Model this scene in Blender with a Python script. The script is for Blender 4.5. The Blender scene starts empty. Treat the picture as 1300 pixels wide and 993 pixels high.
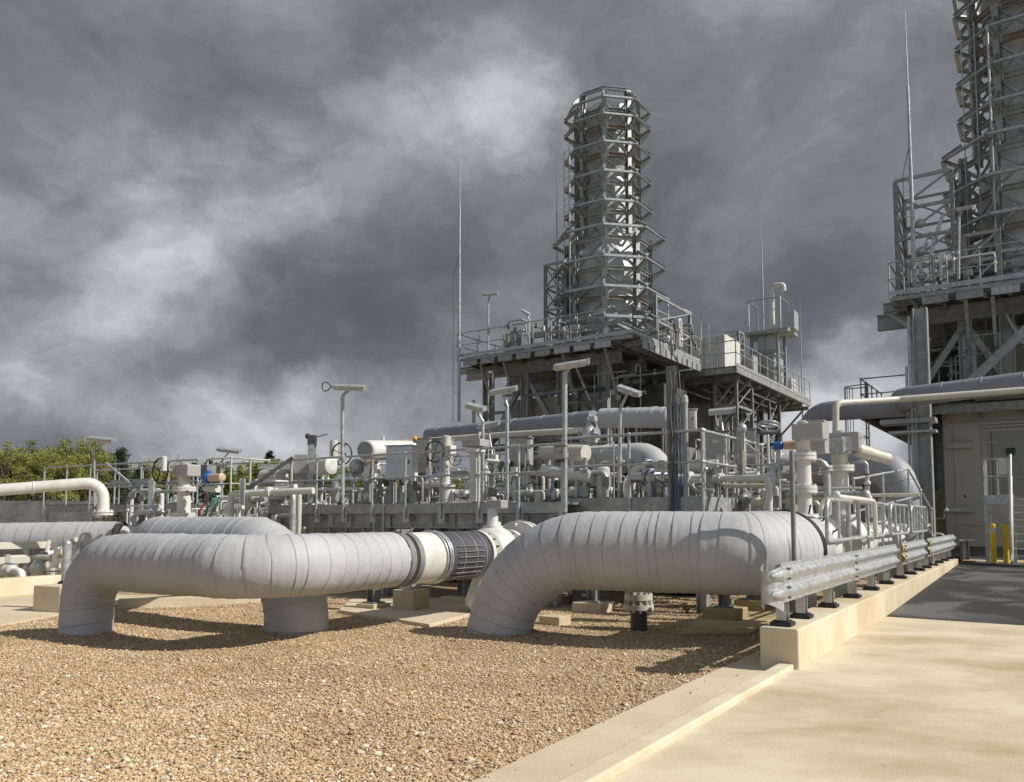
import bpy, math, random
import numpy as np
from mathutils import Vector, Matrix, noise as mnoise
random.seed(7)
V = Vector
PI = math.pi
sc = bpy.context.scene
COL = sc.collection
# ------------------------------------------------------------ camera model
F = 1007.0; HC = 1.6; PITCH = math.radians(3.9); PCX, PCY = 650.0, 588.4
CT, ST = math.cos(PITCH), math.sin(PITCH)
AZ = math.radians(34.2)                      # heading of the plant's long axis
A = V((math.sin(AZ), math.cos(AZ), 0)); B = V((math.cos(AZ), -math.sin(AZ), 0)); UP = V((0, 0, 1))
def ray(px, py):
    u = (px-PCX)/F; v = -(py-PCY)/F
    return V((u, CT - v*ST, ST + v*CT))
def P(px, py, Y):
    r = ray(px, py); t = Y/r.y
    return V((r.x*t, Y, HC + r.z*t))
def G(px, py, z=0.0):
    r = ray(px, py); t = (z-HC)/r.z
    return V((r.x*t, r.y*t, z))
def Q(px, Y, z):                              # a point seen at column px, distance Y, height z
    return V(((px-PCX)/F*(Y*CT + (z-HC)*ST), Y, z))
def AB(a, b, z=0.0):
    p = A*a + B*b; return V((p.x, p.y, z))

# ------------------------------------------------------------ materials
MATS = {}
def nodes_of(name):
    m = bpy.data.materials.new(name); m.use_nodes = True
    nt = m.node_tree; bs = nt.nodes['Principled BSDF']
    return m, nt, bs
def mat(name, col, rough=.5, metal=0.0, var=.12, scale=3.0, bump=0.0, bscale=40.0, col2=None, streak=False):
    if name in MATS: return MATS[name]
    m, nt, bs = nodes_of(name)
    N, L = nt.nodes, nt.links
    tc = N.new('ShaderNodeTexCoord')
    mp = N.new('ShaderNodeMapping'); mp.inputs['Scale'].default_value = (1, 1, .25 if streak else 1)
    L.new(tc.outputs['Object'], mp.inputs['Vector'])
    nz = N.new('ShaderNodeTexNoise'); nz.inputs['Scale'].default_value = scale; nz.inputs['Detail'].default_value = 6; nz.inputs['Roughness'].default_value = .65
    L.new(mp.outputs['Vector'], nz.inputs['Vector'])
    cr = N.new('ShaderNodeValToRGB'); cr.color_ramp.elements[0].position = .3; cr.color_ramp.elements[1].position = .7
    c2 = col2 or tuple(c*(1-var*2) for c in col); c1 = tuple(min(1, c*(1+var)) for c in col)
    cr.color_ramp.elements[0].color = (*c2, 1); cr.color_ramp.elements[1].color = (*c1, 1)
    L.new(nz.outputs['Fac'], cr.inputs['Fac']); L.new(cr.outputs['Color'], bs.inputs['Base Color'])
    bs.inputs['Metallic'].default_value = metal
    mr = N.new('ShaderNodeMapRange'); mr.inputs['To Min'].default_value = max(.05, rough-.1); mr.inputs['To Max'].default_value = min(1, rough+.12)
    L.new(nz.outputs['Fac'], mr.inputs['Value']); L.new(mr.outputs['Result'], bs.inputs['Roughness'])
    if bump:
        n2 = N.new('ShaderNodeTexNoise'); n2.inputs['Scale'].default_value = bscale; n2.inputs['Detail'].default_value = 5
        L.new(tc.outputs['Object'], n2.inputs['Vector'])
        bp = N.new('ShaderNodeBump'); bp.inputs['Strength'].default_value = bump; bp.inputs['Distance'].default_value = .02
        L.new(n2.outputs['Fac'], bp.inputs['Height']); L.new(bp.outputs['Normal'], bs.inputs['Normal'])
    MATS[name] = m; return m
GALV = mat('galvanised_steel', (.4, .41, .4), .5, .35, .18, 5, .08, 60)
GALVL = mat('bright_galvanised_steel', (.53, .55, .55), .42, .45, .2, 11, .1, 60)
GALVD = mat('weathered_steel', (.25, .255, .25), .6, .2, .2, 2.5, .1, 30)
WRAP = mat('grey_tape_wrap', (.47, .475, .485), .62, 0, .07, 1.1, .2, 16)
def add_seam(m):
    nt = m.node_tree; N, L = nt.nodes, nt.links; bs = N['Principled BSDF']
    src = bs.inputs['Base Color'].links[0].from_socket
    at = N.new('ShaderNodeAttribute'); at.attribute_name = 'seam'
    mx = N.new('ShaderNodeMix'); mx.data_type = 'RGBA'; mx.inputs[7].default_value = (.27, .27, .27, 1)
    L.new(at.outputs['Fac'], mx.inputs[0]); L.new(src, mx.inputs[6]); L.new(mx.outputs[2], bs.inputs['Base Color'])
add_seam(WRAP)
WRAPD = mat('blue_grey_lagging', (.29, .3, .335), .5, .1, .06, 1.5, .15, 12)
WHITE = mat('white_pipe_paint', (.74, .735, .7), .4, 0, .04, 2.2, .08, 30, col2=(.58, .565, .51))
CREAM = mat('cream_pipe_paint', (.6, .58, .5), .45, 0, .06, 3)
CASING = mat('stack_cladding', (.72, .725, .73), .42, .12, .07, 1.2, .12, 7)
STAIN = mat('stainless_steel', (.6, .6, .6), .22, .9, .05, 4)
BEIGE = mat('beige_enclosure_paint', (.46, .44, .365), .5, 0, .05, 1.2, .05, 10, streak=True)
BOXG = mat('cabinet_grey_paint', (.42, .41, .39), .45, .1, .06, 2)
BLACK = mat('black_rubber', (.025, .026, .028), .6, 0, .1, 8)
CHAR = mat('charcoal_liner', (.09, .09, .105), .45, .1, .1, 6)
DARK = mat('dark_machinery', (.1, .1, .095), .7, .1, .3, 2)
BLUE = mat('blue_actuator_paint', (.03, .14, .42), .4, 0, .1, 5)
YEL = mat('yellow_paint', (.78, .55, .03), .45, 0, .08, 4, .05, 20)
RUST = mat('rusty_galvanised_steel', (.33, .31, .27), .65, .2, .15, 2.2, .1, 30, col2=(.22, .16, .1))
ORANGE = mat('tan_actuator_paint', (.6, .45, .3), .45, 0, .06, 4)
LENS = mat('lamp_diffuser', (.7, .7, .66), .3, 0, .03, 8)
GLASSD = mat('dark_glass', (.02, .025, .03), .08, 0, .05, 4)
RED = mat('red_paint', (.4, .04, .04), .5, 0, .1, 5)
GREEN = mat('green_hose', (.03, .25, .18), .5, 0, .1, 5)

def concrete(name, c1, c2, sc_=.5):
    m, nt, bs = nodes_of(name); N, L = nt.nodes, nt.links
    tc = N.new('ShaderNodeTexCoord')
    a = N.new('ShaderNodeTexNoise'); a.inputs['Scale'].default_value = sc_; a.inputs['Detail'].default_value = 9; a.inputs['Roughness'].default_value = .62; a.inputs['Distortion'].default_value = .15
    mp = N.new('ShaderNodeMapping'); mp.inputs['Scale'].default_value = (.75, 1.15, 1); mp.inputs['Rotation'].default_value = (0, 0, .6)
    L.new(tc.outputs['Object'], mp.inputs['Vector']); L.new(mp.outputs['Vector'], a.inputs['Vector'])
    r = N.new('ShaderNodeValToRGB'); r.color_ramp.elements[0].position = .33; r.color_ramp.elements[1].position = .6
    r.color_ramp.elements[0].color = (*c2, 1); r.color_ramp.elements[1].color = (*c1, 1)
    L.new(a.outputs['Fac'], r.inputs['Fac'])
    b = N.new('ShaderNodeTexNoise'); b.inputs['Scale'].default_value = 90; b.inputs['Detail'].default_value = 4
    L.new(tc.outputs['Object'], b.inputs['Vector'])
    r2 = N.new('ShaderNodeValToRGB'); r2.color_ramp.elements[0].position = .28; r2.color_ramp.elements[0].color = (.6, .57, .52, 1); r2.color_ramp.elements[1].position = .45; r2.color_ramp.elements[1].color = (1, 1, 1, 1)
    L.new(b.outputs['Fac'], r2.inputs['Fac'])
    mx = N.new('ShaderNodeMix'); mx.data_type = 'RGBA'; mx.blend_type = 'MULTIPLY'; mx.inputs[0].default_value = .7
    L.new(r.outputs['Color'], mx.inputs[6]); L.new(r2.outputs['Color'], mx.inputs[7])
    # sparse dark pock marks
    vo = N.new('ShaderNodeTexVoronoi'); vo.inputs['Scale'].default_value = 3.3; L.new(tc.outputs['Object'], vo.inputs['Vector'])
    r3 = N.new('ShaderNodeValToRGB'); r3.color_ramp.elements[0].position = .022; r3.color_ramp.elements[0].color = (.35, .3, .25, 1); r3.color_ramp.elements[1].position = .05; r3.color_ramp.elements[1].color = (1, 1, 1, 1)
    L.new(vo.outputs['Distance'], r3.inputs['Fac'])
    m2 = N.new('ShaderNodeMix'); m2.data_type = 'RGBA'; m2.blend_type = 'MULTIPLY'; m2.inputs[0].default_value = .8
    L.new(mx.outputs[2], m2.inputs[6]); L.new(r3.outputs['Color'], m2.inputs[7])
    L.new(m2.outputs[2], bs.inputs['Base Color']); bs.inputs['Roughness'].default_value = .85
    bp = N.new('ShaderNodeBump'); bp.inputs['Strength'].default_value = .25; bp.inputs['Distance'].default_value = .01
    L.new(b.outputs['Fac'], bp.inputs['Height']); L.new(bp.outputs['Normal'], bs.inputs['Normal'])
    return m
CONC = concrete('pale_concrete', (.66, .57, .42), (.52, .42, .26), .45)
SLAB = concrete('slab_concrete', (.7, .62, .48), (.47, .36, .21), .7)
CONCW = concrete('kerb_concrete', (.72, .65, .5), (.56, .46, .3), .9)
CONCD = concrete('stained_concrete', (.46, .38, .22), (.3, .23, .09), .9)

def asphalt_mat():
    m, nt, bs = nodes_of('asphalt'); N, L = nt.nodes, nt.links
    tc = N.new('ShaderNodeTexCoord')
    a = N.new('ShaderNodeTexNoise'); a.inputs['Scale'].default_value = .55; a.inputs['Detail'].default_value = 8; a.inputs['Distortion'].default_value = .8
    L.new(tc.outputs['Object'], a.inputs['Vector'])
    r = N.new('ShaderNodeValToRGB'); r.color_ramp.elements[0].position = .48; r.color_ramp.elements[1].position = .58
    r.color_ramp.elements[0].color = (.028, .028, .032, 1); r.color_ramp.elements[1].color = (.12, .115, .11, 1)
    L.new(a.outputs['Fac'], r.inputs['Fac'])
    b = N.new('ShaderNodeTexNoise'); b.inputs['Scale'].default_value = 120; L.new(tc.outputs['Object'], b.inputs['Vector'])
    mx = N.new('ShaderNodeMix'); mx.data_type = 'RGBA'; mx.blend_type = 'OVERLAY'; mx.inputs[0].default_value = .5
    L.new(r.outputs['Color'], mx.inputs[6]); L.new(b.outputs['Color'], mx.inputs[7])
    hs = N.new('ShaderNodeHueSaturation'); hs.inputs['Saturation'].default_value = .25; L.new(mx.outputs[2], hs.inputs['Color'])
    L.new(hs.outputs['Color'], bs.inputs['Base Color']); bs.inputs['Roughness'].default_value = .75
    bp = N.new('ShaderNodeBump'); bp.inputs['Strength'].default_value = .5; bp.inputs['Distance'].default_value = .01
    L.new(b.outputs['Fac'], bp.inputs['Height']); L.new(bp.outputs['Normal'], bs.inputs['Normal'])
    return m
ASPH = asphalt_mat()
def gravel_mat(name, per_island=False):
    m, nt, bs = nodes_of(name); N, L = nt.nodes, nt.links
    r = N.new('ShaderNodeValToRGB'); r.color_ramp.interpolation = 'LINEAR'
    cols = [(0, (.34, .23, .13)), (.12, (.5, .35, .19)), (.4, (.63, .47, .28)), (.6, (.57, .4, .22)), (.78, (.72, .58, .39)), (.92, (.77, .66, .49)), (1, (.86, .79, .66))]
    e = r.color_ramp.elements
    e[0].position = 0; e[0].color = (*cols[0][1], 1); e[1].position = 1; e[1].color = (*cols[-1][1], 1)
    for p, c in cols[1:-1]:
        q = e.new(p); q.color = (*c, 1)
    bs.inputs['Roughness'].default_value = .8
    if per_island:
        g = N.new('ShaderNodeNewGeometry'); L.new(g.outputs['Random Per Island'], r.inputs['Fac'])
        L.new(r.outputs['Color'], bs.inputs['Base Color'])
    else:
        tc = N.new('ShaderNodeTexCoord')
        v = N.new('ShaderNodeTexVoronoi'); v.inputs['Scale'].default_value = 52; L.new(tc.outputs['Object'], v.inputs['Vector'])
        sp = N.new('ShaderNodeSeparateColor'); L.new(v.outputs['Color'], sp.inputs['Color']); L.new(sp.outputs[0], r.inputs['Fac'])
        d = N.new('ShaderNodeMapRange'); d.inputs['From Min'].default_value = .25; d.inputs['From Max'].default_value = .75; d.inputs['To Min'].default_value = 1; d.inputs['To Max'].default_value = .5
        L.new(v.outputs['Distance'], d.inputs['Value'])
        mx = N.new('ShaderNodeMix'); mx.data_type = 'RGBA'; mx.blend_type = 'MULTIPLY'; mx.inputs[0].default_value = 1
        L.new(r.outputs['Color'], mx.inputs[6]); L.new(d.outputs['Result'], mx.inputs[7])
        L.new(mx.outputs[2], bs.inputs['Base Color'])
        bp = N.new('ShaderNodeBump'); bp.invert = True; bp.inputs['Strength'].default_value = 1; bp.inputs['Distance'].default_value = .012
        L.new(v.outputs['Distance'], bp.inputs['Height']); L.new(bp.outputs['Normal'], bs.inputs['Normal'])
    src = bs.inputs['Base Color'].links[0].from_socket; tc2 = N.new('ShaderNodeTexCoord')
    ln = N.new('ShaderNodeTexNoise'); ln.inputs['Scale'].default_value = .55; ln.inputs['Detail'].default_value = 7; ln.inputs['Roughness'].default_value = .65; L.new(tc2.outputs['Object'], ln.inputs['Vector'])
    lr = N.new('ShaderNodeValToRGB'); lr.color_ramp.elements[0].position = .35; lr.color_ramp.elements[0].color = (.8, .77, .74, 1); lr.color_ramp.elements[1].position = .62; lr.color_ramp.elements[1].color = (1, 1, 1, 1)
    L.new(ln.outputs['Fac'], lr.inputs['Fac']); m9 = N.new('ShaderNodeMix'); m9.data_type = 'RGBA'; m9.blend_type = 'MULTIPLY'; m9.inputs[0].default_value = 1
    L.new(src, m9.inputs[6]); L.new(lr.outputs['Color'], m9.inputs[7]); L.new(m9.outputs[2], bs.inputs['Base Color'])
    return m
GRAV = gravel_mat('gravel'); PEB = gravel_mat('gravel_pebbles', True)

# ------------------------------------------------------------ mesh builder
def frame_of(d, up=UP):
    d = d.normalized()
    s = d.cross(up)
    if s.length < 1e-4: s = d.cross(V((0, 1, 0)))
    s.normalize(); u = s.cross(d).normalized()
    return d, s, u
class MB:
    def __init__(s): s.v = []; s.f = []; s.sm = []
    def add(s, vs, fs, smooth=False):
        o = len(s.v); s.v += [tuple(p) for p in vs]; s.f += [tuple(i+o for i in f) for f in fs]; s.sm += [smooth]*len(fs); return s
    def obox(s, c, ax, ay, az):                # centre and three half axes
        vs = [c+ax*i+ay*j+az*k for k in (-1, 1) for j in (-1, 1) for i in (-1, 1)]
        return s.add(vs, [(0, 2, 3, 1), (4, 5, 7, 6), (0, 1, 5, 4), (2, 6, 7, 3), (0, 4, 6, 2), (1, 3, 7, 5)])
    def box(s, x0, x1, y0, y1, z0, z1):
        return s.obox(V(((x0+x1)/2, (y0+y1)/2, (z0+z1)/2)), V(((x1-x0)/2, 0, 0)), V((0, (y1-y0)/2, 0)), V((0, 0, (z1-z0)/2)))
    def beam(s, p0, p1, w=.1, h=.1, kind='box', up=UP):
        p0, p1 = V(p0), V(p1); d, sd, u = frame_of(p1-p0, up); c = (p0+p1)/2; hl = (p1-p0).length/2
        if kind == 'box': s.obox(c, d*hl, sd*w/2, u*h/2)
        elif kind == 'I':
            t = max(.012, h*.09)
            s.obox(c+u*(h/2-t/2), d*hl, sd*w/2, u*t/2); s.obox(c-u*(h/2-t/2), d*hl, sd*w/2, u*t/2)
            s.obox(c, d*hl, sd*max(.004, w*.05), u*(h/2-t))
        elif kind == 'L':
            t = max(.01, w*.12)
            s.obox(c-u*(h/2-t/2), d*hl, sd*w/2, u*t/2); s.obox(c+sd*(w/2-t/2)+u*t/2, d*hl, sd*t/2, u*(h/2-t/2))
        elif kind == 'C':
            t = max(.01, h*.08)
            s.obox(c+u*(h/2-t/2), d*hl, sd*w/2, u*t/2); s.obox(c-u*(h/2-t/2), d*hl, sd*w/2, u*t/2)
            s.obox(c+sd*(w/2-t/2), d*hl, sd*t/2, u*(h/2-t))
        return s
    def cyl(s, p0, p1, r0, r1=None, n=12, caps=True, smooth=True):
        p0, p1 = V(p0), V(p1); r1 = r0 if r1 is None else r1
        d, a, b = frame_of(p1-p0)
        vs = []
        for p, r in ((p0, r0), (p1, r1)):
            vs += [p+a*(r*math.cos(2*PI*i/n))+b*(r*math.sin(2*PI*i/n)) for i in range(n)]
        s.add(vs, [(i, n+i, n+(i+1) % n, (i+1) % n) for i in range(n)], smooth)
        if caps: s.add(vs, [tuple(range(n)), tuple(reversed(range(n, 2*n)))])
        return s
    def tube(s, pts, r, n=8, caps=True, closed=False):
        pts = [V(p) for p in pts]; k = len(pts)
        rs = r if isinstance(r, (list, tuple)) else [r]*k
        T = []
        for i in range(k):
            a = pts[i-1] if (i > 0 or closed) else pts[i]; b = pts[(i+1) % k] if (i < k-1 or closed) else pts[i]
            T.append((b-a).normalized())
        _, a, b = frame_of(T[0]); fr = [(a, b)]
        for i in range(1, k):
            q = T[i-1].rotation_difference(T[i]); a = q @ fr[-1][0]; b = q @ fr[-1][1]; fr.append((a, b))
        vs = []
        for p, (a, b), rr in zip(pts, fr, rs):
            vs += [p+a*(rr*math.cos(2*PI*i/n))+b*(rr*math.sin(2*PI*i/n)) for i in range(n)]
        fs = []
        for j in range(k if closed else k-1):
            j2 = (j+1) % k
            fs += [(j*n+i, j2*n+i, j2*n+(i+1) % n, j*n+(i+1) % n) for i in range(n)]
        s.add(vs, fs, True)
        if caps and not closed: s.add(vs, [tuple(range(n)), tuple(reversed(range((k-1)*n, k*n)))])
        return s
    def lathe(s, o, axis, prof, n=20, smooth=True, cap=True):  # prof = [(dist along axis, radius)]
        o = V(o); d, a, b = frame_of(V(axis)); vs = []
        for t, r in prof:
            vs += [o+d*t+a*(r*math.cos(2*PI*i/n))+b*(r*math.sin(2*PI*i/n)) for i in range(n)]
        # split rings so that hard steps stay hard
        for j in range(len(prof)-1):
            (t0, r0), (t1, r1) = prof[j], prof[j+1]
            ring = vs[j*n:(j+2)*n]
            s.add(ring, [(i, n+i, n+(i+1) % n, (i+1) % n) for i in range(n)], smooth)
        if cap: s.add(vs, [tuple(range(n)), tuple(reversed(range((len(prof)-1)*n, len(prof)*n)))])
        return s
    def ball(s, c, r, n=12, sz=1.0):
        m = max(6, n//2)
        prof = [(-r*sz*math.cos(PI*i/m), max(1e-4, r*math.sin(PI*i/m))) for i in range(m+1)]
        c = V(c); vs = []
        for t, rr in prof: vs += [c+V((rr*math.cos(2*PI*i/n), rr*math.sin(2*PI*i/n), t)) for i in range(n)]
        return s.add(vs, [(j*n+i, j*n+(i+1) % n, (j+1)*n+(i+1) % n, (j+1)*n+i) for j in range(m) for i in range(n)], True)
    def torus(s, c, axis, R, r, n=20, m=6):
        c = V(c); d, a, b = frame_of(V(axis))
        return s.tube([c+a*(R*math.cos(2*PI*i/n))+b*(R*math.sin(2*PI*i/n)) for i in range(n)], r, m, closed=True)
    def prism(s, poly, z0, z1):                # poly = [(x, y)] counter-clockwise
        n = len(poly)
        vs = [V((x, y, z0)) for x, y in poly]+[V((x, y, z1)) for x, y in poly]
        return s.add(vs, [tuple(reversed(range(n))), tuple(range(n, 2*n))]+[(i, (i+1) % n, n+(i+1) % n, n+i) for i in range(n)])
def mkobj(name, mb, m, parent=None, bevel=0):
    me = bpy.data.meshes.new(name); me.from_pydata(mb.v, [], mb.f)
    me.polygons.foreach_set('use_smooth', mb.sm); me.materials.append(m); me.update()
    if hasattr(mb, 'seam'): me.attributes.new('seam', 'FLOAT', 'POINT').data.foreach_set('value', mb.seam)
    o = bpy.data.objects.new(name, me); COL.objects.link(o)
    if parent is not None: o.parent = parent
    if bevel:
        bv = o.modifiers.new('edge', 'BEVEL'); bv.width = bevel; bv.segments = 2; bv.limit_method = 'ANGLE'
    return o
LABELS = {}
def tag(o, label, cat, group=None):
    o['label'] = label; o['category'] = cat
    if group: o['group'] = group
    n = len(label.split())
    if not 4 <= n <= 16: print('LABEL LEN', n, label)
    if label in LABELS and not group: print('DUP LABEL', label)
    LABELS[label] = 1
    return o
def struct(name, mb, m, parent=None, bevel=0):
    o = mkobj(name, mb, m, parent, bevel)
    if parent is None: o['kind'] = 'structure'
    return o
class Thing:
    """An Empty; parts are given in world coordinates (local=False) or in the Empty's own."""
    def __init__(s, name, label, cat, loc=(0, 0, 0), rz=0.0, group=None, local=False):
        s.o = bpy.data.objects.new(name, None); COL.objects.link(s.o); s.o.empty_display_size = .2
        s.o.location = loc; s.o.rotation_euler = (0, 0, rz); tag(s.o, label, cat, group)
        s.M = Matrix.Translation(V(loc)) @ Matrix.Rotation(rz, 4, 'Z'); s.Mi = s.M.inverted(); s.local = local
    def add(s, name, mb, m, parent=None, bevel=0, label=None):
        if not s.local: mb.v = [tuple(s.Mi @ V(p)) for p in mb.v]
        o = mkobj(name, mb, m, parent or s.o, bevel)
        if label: o['label'] = label
        return o
def single(name, mb, m, label, cat, group=None, bevel=0):
    mn = [min(p[i] for p in mb.v) for i in range(3)]; mxx = [max(p[i] for p in mb.v) for i in range(3)]
    c = V(((mn[0]+mxx[0])/2, (mn[1]+mxx[1])/2, mn[2])); mb.v = [tuple(V(p)-c) for p in mb.v]
    o = mkobj(name, mb, m, None, bevel); o.location = c
    return tag(o, label, cat, group)
def kids(o): return [c for c in list(bpy.data.objects) if c.parent == o]
def copy_tree(root, loc, rz, label):
    tree = {}
    for c in bpy.data.objects:
        if c.parent: tree.setdefault(c.parent, []).append(c)
    def rec(o, par):
        c = o.copy(); COL.objects.link(c)
        if par: c.parent = par
        for ch in tree.get(o, []): rec(ch, c)
        return c
    r = rec(root, None); r.location = loc; r.rotation_euler = (0, 0, rz); r['label'] = label; LABELS[label] = 1
    return r

# ------------------------------------------------------------ paths
def fillet(pts, R, step=6):
    """polyline with rounded corners; R scalar or one per corner"""
    pts = [V(p) for p in pts]; out = [pts[0]]
    for i in range(1, len(pts)-1):
        p = pts[i]; a = (pts[i-1]-p); b = (pts[i+1]-p); la, lb = a.length, b.length; a.normalize(); b.normalize()
        ang = a.angle(b)
        if ang > PI-.05 or ang < .05: out.append(p); continue
        r = R[i-1] if isinstance(R, (list, tuple)) else R
        t = min(r/math.tan(ang/2), la*.48, lb*.48); r = t*math.tan(ang/2)
        c = p+(a+b).normalized()*(r/math.sin(ang/2)); s0 = p+a*t-c; s1 = p+b*t-c
        tot = s0.angle(s1); n = max(3, int(step*tot/(PI/2))+1)
        ax = s0.cross(s1).normalized()
        for k in range(n+1): out.append(c+Matrix.Rotation(tot*k/n, 3, ax) @ s0)
    out.append(pts[-1]); return out
def resample(pts, d):
    L = [0]
    for a, b in zip(pts, pts[1:]): L.append(L[-1]+(b-a).length)
    n = max(2, int(L[-1]/d)); out = []; j = 0
    for i in range(n+1):
        s = L[-1]*i/n
        while j < len(pts)-2 and L[j+1] < s: j += 1
        k = (s-L[j])/max(1e-9, L[j+1]-L[j]); out.append((s, pts[j].lerp(pts[j+1], min(1, k))))
    return out
def at_path(pts, frac):
    r = resample(pts, .02); i = min(len(r)-2, int(frac*(len(r)-1))); return r[i][1], (r[i+1][1]-r[i][1]).normalized()
LEGS = ((-5.86, 11.05, .33), (-3.02, 11.25, .42), (-.19, 11.15, .45))
def gh(x, y):
    return sum(.045*math.exp(-((math.hypot(x-a, y-b)-r)/.13)**2) for a, b, r in LEGS)+.022*mnoise.noise(V((x*.55, y*.55, 1)))+.012*mnoise.noise(V((x*1.9, y*1.9, 4)))
def wrapped(pts, r, seed=0, pitch=.21, n=64, d=.0065, amp=.0095, taper=None):
    """tape-wrapped pipe: overlapping slanted bands as real steps in the skin"""
    import bisect
    rs = resample(pts, d); rnd = random.Random(seed)
    S = [x[0] for x in rs]; Pp = [x[1] for x in rs]; k = len(rs)
    T = [(Pp[min(i+1, k-1)]-Pp[max(i-1, 0)]).normalized() for i in range(k)]
    _, a, b = frame_of(T[0]); fr = [(a, b)]
    for i in range(1, k):
        q = T[i-1].rotation_difference(T[i]); fr.append((q @ fr[-1][0], q @ fr[-1][1]))
    edges = [-.4]; tl = []; ph = []
    c1_, c2_ = rnd.uniform(0, 6), rnd.uniform(0, 6)
    while edges[-1] < S[-1]+.6: edges.append(edges[-1]+pitch*rnd.choice((rnd.uniform(.5, .65), rnd.uniform(.8, 1.15), rnd.uniform(.8, 1.15))))
    ne = len(edges)
    tl = [.035*math.sin(c1_+q*.7)+rnd.uniform(-.01, .01) for q in range(ne)]; ph = [c2_+.25*q for q in range(ne)]
    hh = [rnd.uniform(.5, 1.3) for _ in edges]; dk = [rnd.choice((.25, .45, .7)) for _ in edges]
    vs = []; seam = []
    for i in range(k):
        a, b = fr[i]; e0 = bisect.bisect(edges, S[i])
        for j in range(n):
            th = 2*PI*j/n; ca, sa = math.cos(th), math.sin(th); s = S[i]
            e = max(1, e0-2)
            while e < ne-1 and edges[e]+tl[e]*math.cos(th+ph[e])+.004*math.sin(5*th+e) <= s: e += 1
            hi = edges[e]+tl[e]*math.cos(th+ph[e])+.004*math.sin(5*th+e); lo = edges[e-1]+tl[e-1]*math.cos(th+ph[e-1])+.004*math.sin(5*th+e-1)
            w_ = max(.03, hi-lo); f = s-lo; g_ = hi-s
            off = amp*hh[e]*(1-min(1, max(0, f)/w_))
            if g_ < .01: off -= amp*.6*(1-g_/.01)
            sm = dk[e]*(.75+.5*mnoise.noise(V((th*2, e*3.3, seed)))) if g_ < .0062 else 0.0
            px_ = Pp[i]+(a*ca+b*sa)*r
            off += .008*mnoise.noise(px_*1.7+V((seed, 0, 0)))
            wr = mnoise.noise(V((S[i]*7+seed*3, th*1.3, e*.7)))
            off += .009*max(0, wr-.15)+.002*mnoise.noise(V((S[i]*16, th*3, seed)))
            if mnoise.noise(V((S[i]*5.1+seed, th*5, 9))) > .66: off += .005
            rr = r*(taper(S[i]) if taper else 1)+off
            vs.append(Pp[i]+a*(ca*rr)+b*(sa*rr)); seam.append(max(0, sm))
    mb = MB(); fs = [(i*n+j, (i+1)*n+j, (i+1)*n+(j+1) % n, i*n+(j+1) % n) for i in range(k-1) for j in range(n)]
    fs += [tuple(range(n)), tuple(reversed(range((k-1)*n, k*n)))]
    mb.add(vs, fs, True); mb.seam = seam
    return mb
def flange(mb, c, axis, r, t=.05, nb=10, br=.012):
    d, a, b = frame_of(V(axis)); c = V(c)
    mb.cyl(c-d*t/2, c+d*t/2, r, n=24)
    for i in range(nb):
        q = c+(a*math.cos(2*PI*i/nb)+b*math.sin(2*PI*i/nb))*(r*.86)
        mb.cyl(q-d*(t/2+br*1.8), q+d*(t/2+br*1.8), br, n=6, smooth=False)
    return mb
# ============================================================ camera, sun, sky
cam = bpy.data.objects.new('camera', bpy.data.cameras.new('camera')); COL.objects.link(cam)
cam.data.sensor_width = 36; cam.data.lens = F*36/1300; cam.data.shift_y = (588.4-496.5)/1300
cam.location = (0, 0, HC); cam.rotation_euler = (PI/2+PITCH, 0, 0); cam.data.clip_end = 5000; cam.data.clip_start = .1
sc.camera = cam
SUN_AZ, SUN_EL = math.radians(106), math.radians(40)
sd = V((math.sin(SUN_AZ)*math.cos(SUN_EL), math.cos(SUN_AZ)*math.cos(SUN_EL), math.sin(SUN_EL)))
sun = bpy.data.objects.new('sun', bpy.data.lights.new('sun', 'SUN')); COL.objects.link(sun)
sun.data.energy = 4.6; sun.data.angle = math.radians(.5); sun.data.color = (1, .955, .88)
sun.rotation_euler = sd.to_track_quat('Z', 'Y').to_euler(); sun.location = sd*80

w = bpy.data.worlds.new('World'); sc.world = w; w.use_nodes = True
nt = w.node_tree; N, L = nt.nodes, nt.links
for n_ in list(N): N.remove(n_)
out = N.new('ShaderNodeOutputWorld')
sky = N.new('ShaderNodeTexSky'); sky.sky_type = 'NISHITA'; sky.sun_disc = False; sky.sun_elevation = SUN_EL; sky.sun_rotation = SUN_AZ
bgs = N.new('ShaderNodeBackground'); bgs.inputs['Strength'].default_value = .09; L.new(sky.outputs['Color'], bgs.inputs['Color'])
tc = N.new('ShaderNodeTexCoord')
def vm(op, a=None, b=None, s=None):
    n = N.new('ShaderNodeVectorMath'); n.operation = op
    for i, q in enumerate((a, b)):
        if q is None: continue
        if isinstance(q, (tuple, Vector)): n.inputs[i].default_value = tuple(q)
        else: L.new(q, n.inputs[i])
    if s is not None: n.inputs['Scale'].default_value = s
    return n
def ma(op, a, b=None, clamp=False):
    n = N.new('ShaderNodeMath'); n.operation = op; n.use_clamp = clamp
    for i, q in enumerate((a, b)):
        if q is None: continue
        if isinstance(q, (int, float)): n.inputs[i].default_value = q
        else: L.new(q, n.inputs[i])
    return n.outputs[0]
nrm = vm('NORMALIZE', tc.outputs['Generated']).outputs[0]
sx = N.new('ShaderNodeSeparateXYZ'); L.new(nrm, sx.inputs[0])
den = ma('ADD', ma('MAXIMUM', sx.outputs[2], 0.0), .22)
cb = N.new('ShaderNodeCombineXYZ'); L.new(ma('DIVIDE', sx.outputs[0], den), cb.inputs[0]); L.new(ma('DIVIDE', sx.outputs[1], den), cb.inputs[1])
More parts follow.
